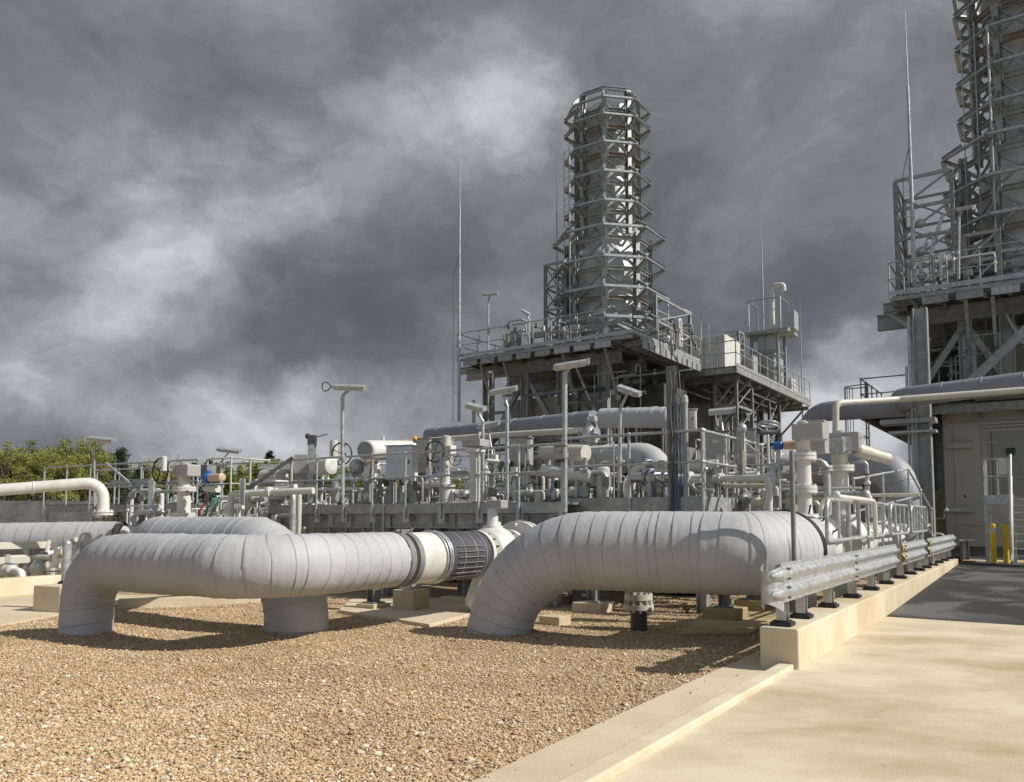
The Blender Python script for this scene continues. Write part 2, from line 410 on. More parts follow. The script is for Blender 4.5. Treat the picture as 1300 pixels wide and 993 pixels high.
def fbm(vec, scale, detail=8, rough=.55, dist=0.0, loc=(0, 0, 0)):
    mp = N.new('ShaderNodeMapping'); mp.inputs['Location'].default_value = loc; L.new(vec, mp.inputs['Vector'])
    n = N.new('ShaderNodeTexNoise'); n.inputs['Scale'].default_value = scale; n.inputs['Detail'].default_value = detail
    n.inputs['Roughness'].default_value = rough; n.inputs['Distortion'].default_value = dist; L.new(mp.outputs[0], n.inputs['Vector']); return n
sq = vm('MULTIPLY', nrm, (1, 1, 1.5)).outputs[0]
wn = fbm(sq, 3.4, 12, .62, 0)
wv = vm('SCALE', vm('SUBTRACT', wn.outputs['Color'], (.5, .5, .5)).outputs[0], s=.26).outputs[0]
wd = vm('NORMALIZE', vm('ADD', nrm, wv).outputs[0]).outputs[0]
def blob(px, py, wpx, amt):                 # a cloud mass in a real direction of the sky
    d = ray(px, py).normalized(); ang = wpx*1.15/F
    dp = vm('DOT_PRODUCT', wd, d).outputs['Value']
    mr = N.new('ShaderNodeMapRange'); mr.interpolation_type = 'SMOOTHSTEP'
    mr.inputs['From Min'].default_value = math.cos(ang); mr.inputs['From Max'].default_value = 1.0
    mr.inputs['To Min'].default_value = 0; mr.inputs['To Max'].default_value = amt
    L.new(dp, mr.inputs['Value']); return mr.outputs['Result']
blobs = [(600, 130, 100, .13), (645, 150, 70, .08), (560, 190, 130, .13), (440, 225, 130, .16), (350, 235, 90, .16), (220, 330, 120, .24), (110, 340, 110, .14), (60, 270, 200, .08), (10, 430, 60, .14), (370, 20, 90, .1),
         (640, 560, 120, .06), (430, 530, 90, .2), (320, 530, 80, .14), (560, 500, 110, .08), (110, 475, 90, .12), (60, 520, 120, .1), (1085, 490, 80, .36), (1120, 560, 80, .4), (1010, 530, 70, .14), (330, 600, 140, .16), (190, 600, 90, .14), (960, 110, 180, .05), (480, 90, 90, .05),
         (430, 60, 200, -.1), (130, 100, 200, -.07), (500, 330, 170, -.13), (420, 470, 110, -.2), (130, 405, 110, -.15), (290, 410, 90, -.1), (560, 430, 150, -.08), (720, 250, 200, -.06), (930, 300, 200, -.1), (1050, 420, 130, -.14), (900, 440, 140, -.1), (100, 580, 110, -.16), (230, 460, 90, -.08), (800, 50, 160, -.05)]
acc = None
for q in blobs:
    o_ = blob(*q); acc = o_ if acc is None else ma('ADD', acc, o_)
det = fbm(vm('ADD', sq, vm('SCALE', vm('SUBTRACT', fbm(sq, 2.2, 6, .55, 0, (5, 1, 2)).outputs['Color'], (.5, .5, .5)).outputs[0], s=.5).outputs[0]).outputs[0], 5.2, 13, .6, 0, (3.1, 1.7, 0))
det2 = fbm(sq, 1.6, 6, .5, .2, (7.7, 2.2, 0))
val = ma('ADD', ma('ADD', ma('MULTIPLY', ma('SUBTRACT', det.outputs['Fac'], .5), .95), ma('MULTIPLY', ma('SUBTRACT', det2.outputs['Fac'], .5), .25)), ma('ADD', ma('MULTIPLY', acc, ma('ADD', .45, ma('MULTIPLY', det.outputs['Fac'], 1.2))), .48))
ramp = N.new('ShaderNodeValToRGB'); e = ramp.color_ramp.elements
e[0].position = .05; e[0].color = (.098, .105, .125, 1); e[1].position = 1; e[1].color = (.6, .61, .64, 1)
for p_, c_ in ((.28, (.145, .153, .176)), (.48, (.22, .229, .256)), (.7, (.355, .363, .392))):
    q = e.new(p_); q.color = (*c_, 1)
L.new(val, ramp.inputs['Fac'])
# behind and above the camera the cloud breaks up: brighter, the sky shows
back = N.new('ShaderNodeMapRange'); back.inputs['From Min'].default_value = -.1; back.inputs['From Max'].default_value = -.7; back.inputs['To Min'].default_value = 0; back.inputs['To Max'].default_value = 1
L.new(sx.outputs[1], back.inputs['Value'])
brk = ma('MULTIPLY', back.outputs['Result'], ma('GREATER_THAN', det2.outputs['Fac'], .46))
bgc = N.new('ShaderNodeBackground'); L.new(ramp.outputs['Color'], bgc.inputs['Color'])
st = ma('ADD', 1.0, ma('MULTIPLY', back.outputs['Result'], .5)); L.new(st, bgc.inputs['Strength'])
ms = N.new('ShaderNodeMixShader'); L.new(ma('MULTIPLY', brk, .8), ms.inputs[0]); L.new(bgc.outputs[0], ms.inputs[1]); L.new(bgs.outputs[0], ms.inputs[2])
L.new(ms.outputs[0], out.inputs['Surface'])
vs_ = sc.view_settings; vs_.view_transform = 'Standard'; vs_.look = 'None'; vs_.exposure = 0; vs_.gamma = 1; vs_.use_curve_mapping = False
sc.render.engine = 'CYCLES'; sc.cycles.max_bounces = 6; sc.cycles.diffuse_bounces = 3; sc.cycles.glossy_bounces = 3; sc.cycles.use_denoising = True

# ============================================================ ground
g = MB(); S_ = 1500
g.add([V((-S_, -60, 0)), V((S_, -60, 0)), V((S_, S_*2, 0)), V((-S_, S_*2, 0))], [(0, 1, 2, 3)])
mg = mat('meadow_ground', (.07, .085, .03), .9, 0, .3, .05)
gs = struct('ground', g, mg); gs.location.z = -.05
g = MB(); na, nb = 130, 150
aa = [-4+24*i/na for i in range(na+1)]+[26, 40, 60]; bb = [-2.95-21*(i/nb) for i in range(nb+1)]+[-32, -60]
vs = []
for a_ in aa:
    for b_ in bb:
        p = AB(a_, b_); edge = min(1, max(0, (-2.95-b_)/.4)); p.z = (gh(p.x, p.y) if a_ < 20.1 and b_ > -24 else 0)*edge-.004; vs.append(p)
m_ = len(bb); g.add(vs, [(i*m_+j, i*m_+j+1, (i+1)*m_+j+1, (i+1)*m_+j) for i in range(len(aa)-1) for j in range(m_-1)], True)
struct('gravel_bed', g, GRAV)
# pebbles as real stones near the camera
def pebbles():
    rng = np.random.default_rng(3)
    ico_v = []; t = (1+5**.5)/2
    for a, b in ((-1, t), (1, t), (-1, -t), (1, -t)): ico_v += [(a, b, 0), (0, a, b), (b, 0, a)]
    v0 = np.array([(-1, t, 0), (1, t, 0), (-1, -t, 0), (1, -t, 0), (0, -1, t), (0, 1, t), (0, -1, -t), (0, 1, -t), (t, 0, -1), (t, 0, 1), (-t, 0, -1), (-t, 0, 1)], float)
    v0 /= np.linalg.norm(v0[0])
    f0 = np.array([(0, 11, 5), (0, 5, 1), (0, 1, 7), (0, 7, 10), (0, 10, 11), (1, 5, 9), (5, 11, 4), (11, 10, 2), (10, 7, 6), (7, 1, 8), (3, 9, 4), (3, 4, 2), (3, 2, 6), (3, 6, 8), (3, 8, 9), (4, 9, 5), (2, 4, 11), (6, 2, 10), (8, 6, 7), (9, 8, 1)])
    n = 300000
    # sampled evenly on the ground between 6 and 15 m, denser near
    Y = 4.6+(rng.random(n)**1.3)*11.5; X = (rng.random(n)*1.5-.72)*Y
    a = X*A.x+Y*A.y; b = X*B.x+Y*B.y
    k = (b < -2.965) | ((b > -2.22) & (b < -1.6) & (rng.random(n) < .012*np.exp(-(b+2.22)/.15))) | ((b < -2.5) & (rng.random(n) < .02*np.exp(-(b+2.96)/.09))); X, Y = X[k], Y[k]; n = len(X)
    k = (np.hypot(X+5.8, Y-11.0) > .3); X, Y = X[k], Y[k]; n = len(X)
    s = rng.uniform(.0042, .0105, n)*np.where(rng.random(n) < .04, 1.9, 1)*(1+.25*rng.random(n))
    sc3 = np.stack([s*rng.uniform(.8, 1.5, n), s*rng.uniform(.7, 1.2, n), s*rng.uniform(.45, .8, n)], 1)
    ang = rng.random(n)*2*PI; tilt = rng.normal(0, .35, n)
    vv = v0[None]*sc3[:, None, :]*(1+rng.normal(0, .09, (n, 12, 1)))
    cy, sy = np.cos(tilt), np.sin(tilt)
    x, y, z = vv[..., 0].copy(), vv[..., 1].copy(), vv[..., 2].copy()
    y, z = y*cy[:, None]-z*sy[:, None], y*sy[:, None]+z*cy[:, None]
    ca, sa = np.cos(ang)[:, None], np.sin(ang)[:, None]
    x, y = x*ca-y*sa, x*sa+y*ca
    hz_ = np.array([gh(x_, y_)*min(1, max(0, (-2.95-b__)/.4)) for x_, y_, b__ in zip(X, Y, X*B.x+Y*B.y)])-.004
    hz_ = np.where(X*B.x+Y*B.y > -2.96, .02, hz_); hz_ = np.where(X*B.x+Y*B.y > -2.3, .006, hz_)
    hgt = s*rng.uniform(.1, .9, n)+hz_
    co = np.stack([x+X[:, None], y+Y[:, None], z+hgt[:, None]], 2).reshape(-1, 3).astype(np.float32)
    fc = (f0[None]+(np.arange(n)*12)[:, None, None]).reshape(-1)
    me = bpy.data.meshes.new('loose_pebbles'); me.vertices.add(len(co)); me.vertices.foreach_set('co', co.ravel())
    me.loops.add(len(fc)); me.loops.foreach_set('vertex_index', fc.astype(np.int32))
    nf = len(fc)//3; me.polygons.add(nf); me.polygons.foreach_set('loop_start', np.arange(0, nf*3, 3, dtype=np.int32))
    me.update(calc_edges=True); me.polygons.foreach_set('use_smooth', np.zeros(nf, bool))
    me.materials.append(PEB)
    o = bpy.data.objects.new('gravel_pebbles', me); COL.objects.link(o); o['kind'] = 'stuff'
    tag(o, 'loose tan and cream pebbles covering the gravel bed', 'gravel')
pebbles()

RZ = -AZ          # local x = B, local y = A
def slab(name, a0, a1, b0, b1, z0, z1, m, z0f=None, z1f=None, bevel=0):
    mb = MB(); f0 = z0 if z0f is None else z0f; f1 = z1 if z1f is None else z1f
    vs = [AB(a0, b0, z0), AB(a0, b1, z0), AB(a1, b1, f0), AB(a1, b0, f0), AB(a0, b0, z1), AB(a0, b1, z1), AB(a1, b1, f1), AB(a1, b0, f1)]
    mb.add(vs, [(0, 3, 2, 1), (4, 5, 6, 7), (0, 1, 5, 4), (1, 2, 6, 5), (2, 3, 7, 6), (3, 0, 4, 7)])
    return struct(name, mb, m, None, bevel)
slab('concrete_slab', -6, 13.6, -2.24, 14, -.3, .004, SLAB, -.3, .06)
slab('slab_joint', -6, 13.6, 1.6, 1.615, 0, .0055, CHAR, 0, .0615)
slab('asphalt_road', 13.6, 26.5, -2.24, 14, -.3, .064, ASPH, -.3, .345)
slab('concrete_apron', 26.5, 60, -2.24, 30, -.3, .347, CONC, -.3, .4)
slab('edge_path', -6, 13, -2.95, -2.41, -.2, .018, CONC)
slab('kerb', -6, 8.44, -2.40, -2.245, -.2, .1, CONCW, bevel=.015)
# low plinth under the crash barriers, in cast lengths
pl = Thing('concrete_plinth', 'low cream concrete plinth carrying the steel crash barriers beside the slab', 'plinth', AB(8.46, -2.4), RZ, local=True)
y = 0
for Lp, m_ in ((3.0, CONCW), (4.6, CONC), (4.6, CONC), (4.7, CONC)):
    pl.add('block', MB().box(-.2, .2, y, y+Lp-.008, -.1, .455-.00*y), m_, bevel=.02); y += Lp

# left path and its kerbs
def gpoly(name, pxs, z0, z1, m, kind='structure', bevel=0):
    pts = [G(*p) for p in pxs]; mb = MB().prism([(p.x, p.y) for p in pts], z0, z1)
    return struct(name, mb, m, None, bevel)
gpoly('concrete_path', [(-140, 810), (0, 795), (110, 776), (160, 768), (330, 764), (330, 758), (160, 757), (105, 752), (0, 757), (-140, 768)], -.1, .03, CONC)
def strip(p0, p1, w_, h_):
    mb = MB(); d = (p1-p0).normalized(); n_ = V((-d.y, d.x, 0)); c = (p0+p1)/2
    mb.obox(V((c.x, c.y, h_/2-.05)), d*(p1-p0).length/2, n_*w_/2, UP*(h_/2+.05)); return mb
single('low_wall', strip(G(-160, 772), G(118, 749), .35, .38), CONCW, 'low cream concrete wall along the path at the far left', 'wall', bevel=.02)
single('kerb_stone', strip(G(150, 772), G(330, 765), .16, .16), CONCW, 'narrow pale kerb behind the double-legged wrapped pipe', 'kerb', bevel=.015)
single('concrete_footing', strip(G(58, 776), G(92, 778), .5, .46), CONCW, 'square concrete block under the lone steel post near the path', 'block', bevel=.02)

# pads and plinth blocks under the pipes
def pad(px0, px1, py, depth, h_, lab, m=CONC, name='concrete_pad', z=0):
    p0, p1 = G(px0, py), G(px1, py); c = (p0+p1)/2; w_ = (p1-p0).length
    t = Thing(name, lab, 'pad' if 'pad' in name else 'block', (c.x, c.y, z), RZ, local=True)
    t.add('base', MB().box(-w_/2, w_/2, 0, depth, -.05, h_), m, bevel=.012); return t
single('concrete_pad', MB().prism([(p.x, p.y) for p in [G(430, 778), G(545, 797), G(600, 782), G(615, 772), G(560, 762), G(445, 764)]], -.05, .05), CONC,
       'flat ochre concrete pad under the square pipe support block', 'pad', bevel=.01)
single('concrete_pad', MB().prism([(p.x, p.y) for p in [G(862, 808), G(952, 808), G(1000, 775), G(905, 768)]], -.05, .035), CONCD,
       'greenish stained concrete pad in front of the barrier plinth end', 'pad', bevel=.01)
sb = G(511, 778); t = Thing('pipe_support_block', 'square concrete block with steel shoe holding the left wrapped pipe', 'block', sb, RZ+.1, local=True)
t.add('block', MB().box(-.21, .21, 0, .5, 0, .38), CONC, bevel=.015); t.add('shoe', MB().box(-.13, .1, .08, .4, .38, .47), GALVL)
t.add('saddle', MB().box(-.08, .05, .14, .32, .47, .8), WHITE)
for (x, yb, ww, hh, lab) in ((463, 776, .42, .12, 'low concrete footing left of the square pipe support block'), (744, 778, .55, .16, 'concrete footing with bolted steel post under the big pipe'),
                        (697, 795, .35, .14, 'small rounded concrete footing beside the right wrapped leg'), (913, 790, .55, .2, 'mossy concrete footing under twin posts near the barrier'),
                        (575, 770, .6, .16, 'shadowed concrete footing under the white valve neck'), (950, 778, .5, .2, 'dark concrete footing tucked behind the barrier nose')):
    c = G(x, yb); t = Thing('concrete_footing', lab, 'footing', c, RZ, local=True)
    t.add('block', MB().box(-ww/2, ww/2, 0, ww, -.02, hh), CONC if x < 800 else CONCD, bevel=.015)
    if x not in (697,):
        t.add('base_plate', MB().box(-.14, .14, ww/2-.14, ww/2+.14, hh, hh+.025), GALVD)
        t.add('post', MB().beam(V((0, ww/2, hh+.025)), V((0, ww/2, 1.0)), .16, .16, 'I', up=V((1, 0, 0))), GALVD)

# ============================================================ big wrapped pipes
def gpt(c, z): return V((c[0], c[1], z))
# left pipe
l1 = V((-5.86, 11.05, 0)); z = 1.0
C1 = V((-2.98, 9.55, 0)); CE = C1+A*2.22
path = fillet([gpt(l1, -.3), gpt(l1, z), gpt(C1, z), gpt(CE, z)], [1.0, .85], 14)
t = Thing('wrapped_pipe', 'grey tape-wrapped pipe bending from the gravel to the white coupling', 'pipe', l1)
t.add('wrapping', wrapped(path, .385, 1, taper=lambda s: .87+.13*min(1, max(0, (s-.8)/1.2))), WRAP)
# second pipe behind
l2 = V((-3.02, 11.25, 0)); z2 = 1.17
C2 = V((-6.35, 13.5, 0)); C2e = C2+A*2.6
path = fillet([gpt(l2, -1.0), gpt(l2, z2), gpt(C2, z2), gpt(C2e, z2)], [1.35, .9], 14)
t = Thing('wrapped_pipe', 'grey wrapped pipe whose wide leg rises behind the nearer left pipe', 'pipe', l2)
t.add('wrapping', wrapped(path, .435, 2, pitch=.3), WRAP)
# right big pipe
r1 = V((-.19, 11.15, 0)); z3 = 1.16
C3 = V((3.05, 9.78, 0)); C3e = C3+A*.95
path = fillet([gpt(r1, -1.6), gpt(r1, z3), gpt(C3, z3), gpt(C3e, z3)], [1.32, .8], 16)
t = Thing('wrapped_pipe', 'large grey wrapped pipe curving up from gravel toward the barrier', 'pipe', r1)
t.add('wrapping', wrapped(path, .515, 5, pitch=.2, taper=lambda s: .86+.14*min(1, max(0, (s-2.0)/1.5))), WRAP)
cb_ = MB()
for tt in (.97, 1.06): cb_.torus(gpt(C3, z3)+A*tt, A, .525, .022, 40, 8)
bandp = t.add('clamp_band', cb_, BLACK)
t.add('bolt_clamp', MB().obox(gpt(C3, z3)+A*1.08+B*.1+UP*.56, A*.1, B*.06, UP*.05), RUST)
t.add('end_sleeve', wrapped([gpt(C3, z3)+A*1.1, gpt(C3, z3)+A*1.75], .5, 9, pitch=.5), WRAP)
# coupling and charcoal sleeve after the left pipe
e0 = gpt(CE, z)
t = Thing('pipe_coupling', 'white and charcoal banded coupling joining the left wrapped pipe to its valve', 'coupling', gpt(CE, 0))
t.add('neck', MB().lathe(e0, A, [(0, .3), (.2, .3)], 36), WHITE)
b_ = MB(); [b_.lathe(e0+A*q, A, [(0, .31), (0, .4), (.1, .4), (.1, .31)], 40) for q in (.02, .2)]; t.add('clamp_band', b_, GALVD)
t.add('collar', MB().lathe(e0+A*.3, A, [(0, .38), (.5, .38)], 40), WHITE)
b_ = MB(); [b_.torus(e0+A*q, A, .385, .02, 40, 8) for q in (.83, .9, .95)]; t.add('seal_ring', b_, GALVL)
sl = t.add('sleeve', MB().lathe(e0, A, [(.96, .33), (.96, .375), (1.95, .38), (1.95, .33)], 48), CHAR)
b_ = MB(); [b_.lathe(e0+A*q, A, [(0, .378), (.004, .388), (.03, .388), (.034, .378)], 48, cap=False) for q in (1.25, 1.55, 1.8)]; t.add('sleeve_strap', b_, GALVD, parent=sl)
for k in range(7):
    th = -.9+k*.22; q = B*math.cos(th)+UP*math.sin(th); t.add('stiffening_rod', MB().cyl(e0+A*1.1+q*.392, e0+A*1.75+q*.392, .009, n=6), GALVD, parent=sl)
t.add('bolt_clamp', MB().obox(e0+A*.12+B*.1+UP*.4, A*.06, B*.05, UP*.03).cyl(e0+B*.1+UP*.41, e0+A*.28+B*.1+UP*.41, .02), GALVD)
# ============================================================ crash barriers
def wbeam(mb, p0, p1, side, h0=.72, t=.004):
    # W-beam cross section extruded from p0 to p1 (given at z=0), bulging toward 'side'
    prof = [(0, 0), (.004, .035), (.062, .1), (.066, .125), (.004, .19), (.004, .22), (.062, .285), (.066, .31), (.004, .375), (0, .41)]
    d = (p1-p0)
    outer = [(o_, h_) for o_, h_ in prof]; inner = [(o_-.012, h_) for o_, h_ in reversed(prof)]
    ring = outer+inner; n = len(ring)
    vs = [p+side*o_+UP*(h0+h_) for p in (p0, p1) for o_, h_ in ring]
    mb.add(vs, [(i, (i+1) % n, n+(i+1) % n, n+i) for i in range(n)]+[tuple(reversed(range(n))), tuple(range(n, 2*n))])
    return mb
def barrier(lab, ta, tb, posts, nose=False, yellow=()):
    base = AB(8.46+ta, -2.4, .455)
    t = Thing('crash_barrier', lab, 'crash barrier', base, RZ, 'steel crash barriers along the plinth')
    off = -2.33
    m = MB(); x = ta; L_ = tb-ta; n_ = max(1, round(L_/4)); 
    for i in range(n_):
        q0, q1 = ta+L_*i/n_-(.12 if i else 0), ta+L_*(i+1)/n_
        wbeam(m, AB(8.46+q0, off+(.006 if i % 2 else 0)), AB(8.46+q1, off+(.006 if i % 2 else 0)), B)
    r = t.add('beam', m, GALVL)
    for i in range(n_+1):
        q = 8.46+ta+L_*i/n_+(-.06 if i else .1)
        for dz in (.06, .16, .25, .35): t.add('bolt', MB().cyl(AB(q, off+.03, .72+dz), AB(q, off+.075, .72+dz), .014, n=8), GALVD, parent=r)
    if nose:
        m = MB(); q = 8.46+ta   # blunt fishtail end: two tapering cones and a curved wrap plate
        for dz in (.11, .3):
            pr = [(-.36, .004), (-.22, .035), (-.08, .06), (.02, .068)]
            m.lathe(AB(q, off+.01, .72+dz), A, pr, 14)
        t.add('nose_cone', m, GALVL)
        m = MB(); vs = []
        for i in range(9):
            th = PI*i/8
            for z_ in (.78, 1.14):
                vs.append(AB(q+.02-.3*math.sin(th), off+.02-.1*(1-math.cos(th)), (.93+(.19 if z_ > 1 else -.3)*(1-.35*math.sin(th)))))
        m.add(vs, [(2*i, 2*i+2, 2*i+3, 2*i+1) for i in range(8)], True)
        t.add('end_wrap', m, GALVL)
    for p_ in posts:
        pa = AB(8.46+p_, -2.41, 0)
        post = t.add('post', MB().beam(pa+UP*.49, pa+UP*1.1, .1, .14, 'C', up=A), GALVL)
        t.add('base_pad', MB().obox(pa+UP*.478, B*.11, A*.1, UP*.022).obox(pa+UP*.505, B*.085, A*.08, UP*.012), BLACK, bevel=.008)
    for q in yellow:
        m = MB(); wbeam(m, AB(8.46+q, off+.004), AB(8.46+q+.06, off+.004), B)
        t.add('edge_trim', m, YEL)
    return t
barrier('long nearest crash barrier with blunt rounded nose on the plinth', -.12, 7.1, [.2, .98, 2.3, 3.75, 5.2, 6.6], True, (7.05,))
barrier('short middle crash barrier with yellow edges on the plinth', 7.85, 10.95, [8.1, 9.4, 10.7], False, (7.82,))
barrier('farthest crash barrier with yellow near edge on the plinth', 11.5, 17.2, [11.8, 13.0, 14.2, 15.4, 16.6], False, (11.47,))
# left far barrier and post
t = Thing('crash_barrier', 'double-rail crash barrier at the far left behind the lone post', 'crash barrier', P(0, 700, 17))
for i, (y0, y1) in enumerate(((692, 690), (712, 706))):
    a_, b_ = P(-60, y0+2, 16.5), P(150, y1, 19.5); m = MB().beam(a_, b_, .06, .15, 'C')
    t.add('rail', m, CREAM)
for px in (-20, 35, 96, 140):
    p = P(px, 700, 17.8); t.add('post', MB().beam(V((p.x, p.y, .3)), V((p.x, p.y, 1.0)), .12, .12), GALVL)
pb = G(76, 776); pb.y += .15
t = Thing('steel_post', 'lone round steel post on the square block at the left', 'post', (pb.x, pb.y, .46), local=True)
t.add('pole', MB().cyl(V((0, 0, .02)), V((0, 0, .68)), .075, n=16), GALVL); t.add('base_plate', MB().lathe(V((0, 0, 0)), UP, [(0, .13), (.03, .12), (.05, .08)], 16), BLACK)
t.add('cap', MB().ball(V((0, 0, .68)), .07), GALVL)

# ============================================================ rails and platforms
def handrail(lab, pts, h=1.1, sp=1.05, m=GALVL, r=.024, closed_end=False, toe=0, group='tubular handrails round the steel decks', plates=False, drop=0):
    pts = [V(p) for p in pts]
    t = Thing('handrail', lab, 'handrail', pts[0], 0, group)
    t.add('top_rail', MB().tube([p+UP*h for p in pts], r, 8), m)
    t.add('mid_rail', MB().tube([p+UP*h*.52 for p in pts], r*.85, 8), m)
    last = None
    for a, b in zip(pts, pts[1:]):
        n = max(1, round((b-a).length/sp))
        for i in range(n+1):
            p = a.lerp(b, i/n)
            if last is not None and (p-last).length < .1: continue
            last = p
            mb = MB().cyl(p-UP*drop, p+UP*h, r, n=8).ball(p+UP*h, r*1.6, 8).ball(p+UP*h*.52, r*1.5, 8)
            po = t.add('post', mb, m)
            if plates:
                d = (b-a).normalized(); nn = V((d.y, -d.x, 0))
                t.add('fixing_plate', MB().obox(p-UP*(drop*.5+.08)+nn*-.035, d*.08, nn*.01, UP*.16), GALVL, parent=None)
    if toe:
        for a, b in zip(pts, pts[1:]): t.add('toe_board', MB().beam(a+UP*.07, b+UP*.07, .008, .14), GALV)
    return t
def Bline(px, c, ratio_px):   # point on the line through c (2D) along B seen at column px
    r = (px-650)/F; s = (r*c.y-c.x)/(B.x-r*B.y); return c+B*s
def Aline(px, c):
    r = (px-650)/F; s = (r*c.y-c.x)/(A.x-r*A.y); return c+A*s
# platform 1 (left of centre)
ZP1 = 1.887
c1 = V((-1.317, 15.6, ZP1))
def p1(px, back=0): return Bline(px, c1, 0)+A*back
t = Thing('pipe_platform', 'long grey steel access platform behind the left wrapped pipe', 'platform', p1(343)-UP*ZP1)
E0, E1 = p1(343), p1(716)
t.add('deck_grating', MB().beam(E0+A*1.0-UP*.03, E1+A*1.0-UP*.03, 2.0, .05), GALVD)
t.add('edge_beam', MB().beam(E0-UP*.11, E1-UP*.11, .06, .2, 'box'), GALV)
t.add('lower_beam', MB().beam(E0+A*.12-UP*.36, E1+A*.12-UP*.36, .14, .28, 'I'), GALV)
t.add('rear_beam', MB().beam(E0+A*1.95-UP*.25, E1+A*1.95-UP*.25, .12, .3, 'I'), GALVD)
for px in (351, 483, 640, 700):
    p = p1(px, .1); w_ = .3 if px == 483 else .18
    t.add('column', MB().beam(V((p.x, p.y, 0)), V((p.x, p.y, ZP1-(.01 if px == 483 else .5))), w_, w_, 'I', up=B), GALVL if px == 483 else GALV)
for i in range(14):
    p = E0.lerp(E1, (i+.5)/14); t.add('stiffener', MB().beam(p+A*.05-UP*.22, p+A*.05-UP*.5, .1, .012), GALV)
for i in range(6):
    p = E0.lerp(E1, (i+.3)/6); t.add('cross_beam', MB().beam(p+A*.2-UP*.3, p+A*1.9-UP*.3, .1, .2, 'I'), GALVD)
t.add('cable_tray', MB().beam(E0+A*.3-UP*.78, E1+A*.3-UP*.78, .35, .12, 'C'), GALVD)
handrail('long tubular handrail along the front of the left pipe platform', [p1(372)-A*.06, p1(475)-A*.06, p1(716)-A*.06], h=1.02, sp=.95, plates=True, drop=.3)
handrail('tubular handrail along the back edge of the left pipe platform', [p1(420, 2), p1(720, 2)], sp=1.2)
# platform 2 (right of centre)
c2 = V((2.08, 14.0, 1.96))
def p2(px, back=0): return Bline(px, c2, 0)+A*back
t = Thing('pipe_platform', 'grey steel access platform directly behind the large wrapped pipe', 'platform', p2(716)-UP*1.96)
E0, E1 = p2(717), p2(893)
t.add('deck_grating', MB().beam(E0+A*1.2-UP*.03, E1+A*1.2-UP*.03, 2.4, .05), GALVD)
t.add('edge_beam', MB().beam(E0-UP*.13, E1-UP*.13, .06, .24), GALV)
t.add('lower_beam', MB().beam(E0+A*.14-UP*.42, E1+A*.14-UP*.42, .14, .3, 'I'), GALV)
t.add('side_beam', MB().beam(E1-UP*.13, E1+A*3.4-UP*.13, .06, .24), GALVL)
for px in (722, 800, 885):
    p = p2(px, .2); t.add('column', MB().beam(V((p.x, p.y, 0)), V((p.x, p.y, 1.4)), .18, .18, 'I', up=B), GALV)
p = E1+A*3.2; t.add('column', MB().beam(V((p.x, p.y, 0)), V((p.x, p.y, 1.8)), .18, .18, 'I', up=B), GALV)
t.add('deck_grating', MB().beam(E1+A*2.9-B*1.0-UP*.03, E1+A*2.9-UP*.03, 1.0, .05), GALVD)
E1b = E1+A*3.3
handrail('handrail across the middle behind the large wrapped pipe', [p2(717)-A*.05, E1+V((-.02, -.05, 0))], sp=1.15, drop=.3, r=.027)
handrail('handrail running back from the tall corner post', [E1+A*.05, E1b], sp=1.1, drop=.25, r=.027)
# tall cable post beside the corner
pc = p2(866, -.03)
t = Thing('cable_riser', 'vertical cable riser wrapped with blue cords by the corner post', 'cable riser', V((pc.x, pc.y, 0)))
t.add('channel', MB().beam(V((pc.x-.12, pc.y+.1, 1.3)), V((pc.x-.12, pc.y+.1, 4.2)), .16, .1, 'C', up=A), GALVD)
t.add('pole', MB().cyl(V((pc.x+.08, pc.y, 1.2)), V((pc.x+.08, pc.y, 3.55)), .05, n=12), GALV)
t.add('pole_cap', MB().lathe(V((pc.x+.08, pc.y, 3.55)), UP, [(0, .06), (.1, .055), (.14, .02)], 12), GALVL)
for i in range(9):
    rr = random.Random(i); q = V((pc.x-.2+rr.uniform(0, .22), pc.y+.02, 1.3))
    pts = [q+V((rr.uniform(-.02, .02), rr.uniform(-.02, .02), k*.28)) for k in range(9+i % 3)]
    t.add('cable', MB().tube(pts, .008, 5), BLUE if i % 3 == 0 else (DARK if i % 3 == 1 else GALVD))
# left platform behind the far left pipe
ZP3 = 1.95
L0, L1 = P(55, 640, 24), P(250, 640, 20.5); L0.z = L1.z = ZP3
t = Thing('pipe_platform', 'small steel platform with railings at the far left by the white elbow', 'platform', V((L0.x, L0.y, 0)))
t.add('deck_grating', MB().beam(L0+A*.8, L1+A*.8, 1.6, .06), GALVD); t.add('edge_beam', MB().beam(L0-UP*.1, L1-UP*.1, .06, .2), GALV)
for k in (0.02, .35, .68, .98):
    p = L0.lerp(L1, k); t.add('column', MB().beam(V((p.x, p.y, 0)), p, .14, .14), GALVL)
handrail('handrail along the front of the far left platform', [L0, L1], sp=1.2, h=1.15)
handrail('handrail along the back of the far left platform', [L0+A*1.6, L1+A*1.6], sp=1.2, h=1.15)
handrail('pale guard frame around the left blue actuator', [P(262, 650, 21)+UP*0, P(292, 650, 20.4), P(292, 650, 20.4)+A*1.2], sp=.7, h=1.4, m=CREAM)
handrail('pale guard frame standing left of the tan actuator platform', [P(340, 650, 21), P(370, 650, 20.4)], sp=.6, h=1.3, m=CREAM)
p_ = P(193, 612, 18.8); t = Thing('pipe_bracket', 'galvanised gallows bracket with diagonal strut by the white elbow', 'bracket', V((p_.x, p_.y, 0)))
t.add('post', MB().beam(V((p_.x, p_.y, .2)), V((p_.x, p_.y, 2.5)), .12, .12), GALVL)
q = P(140, 616, 19.6); t.add('arm', MB().beam(V((p_.x, p_.y, 2.45)), V((q.x, q.y, 2.45)), .1, .14, 'I'), GALVL)
t.add('strut', MB().beam(P(190, 634, 18.8), P(134, 588, 19.5), .05, .05), GALVL)
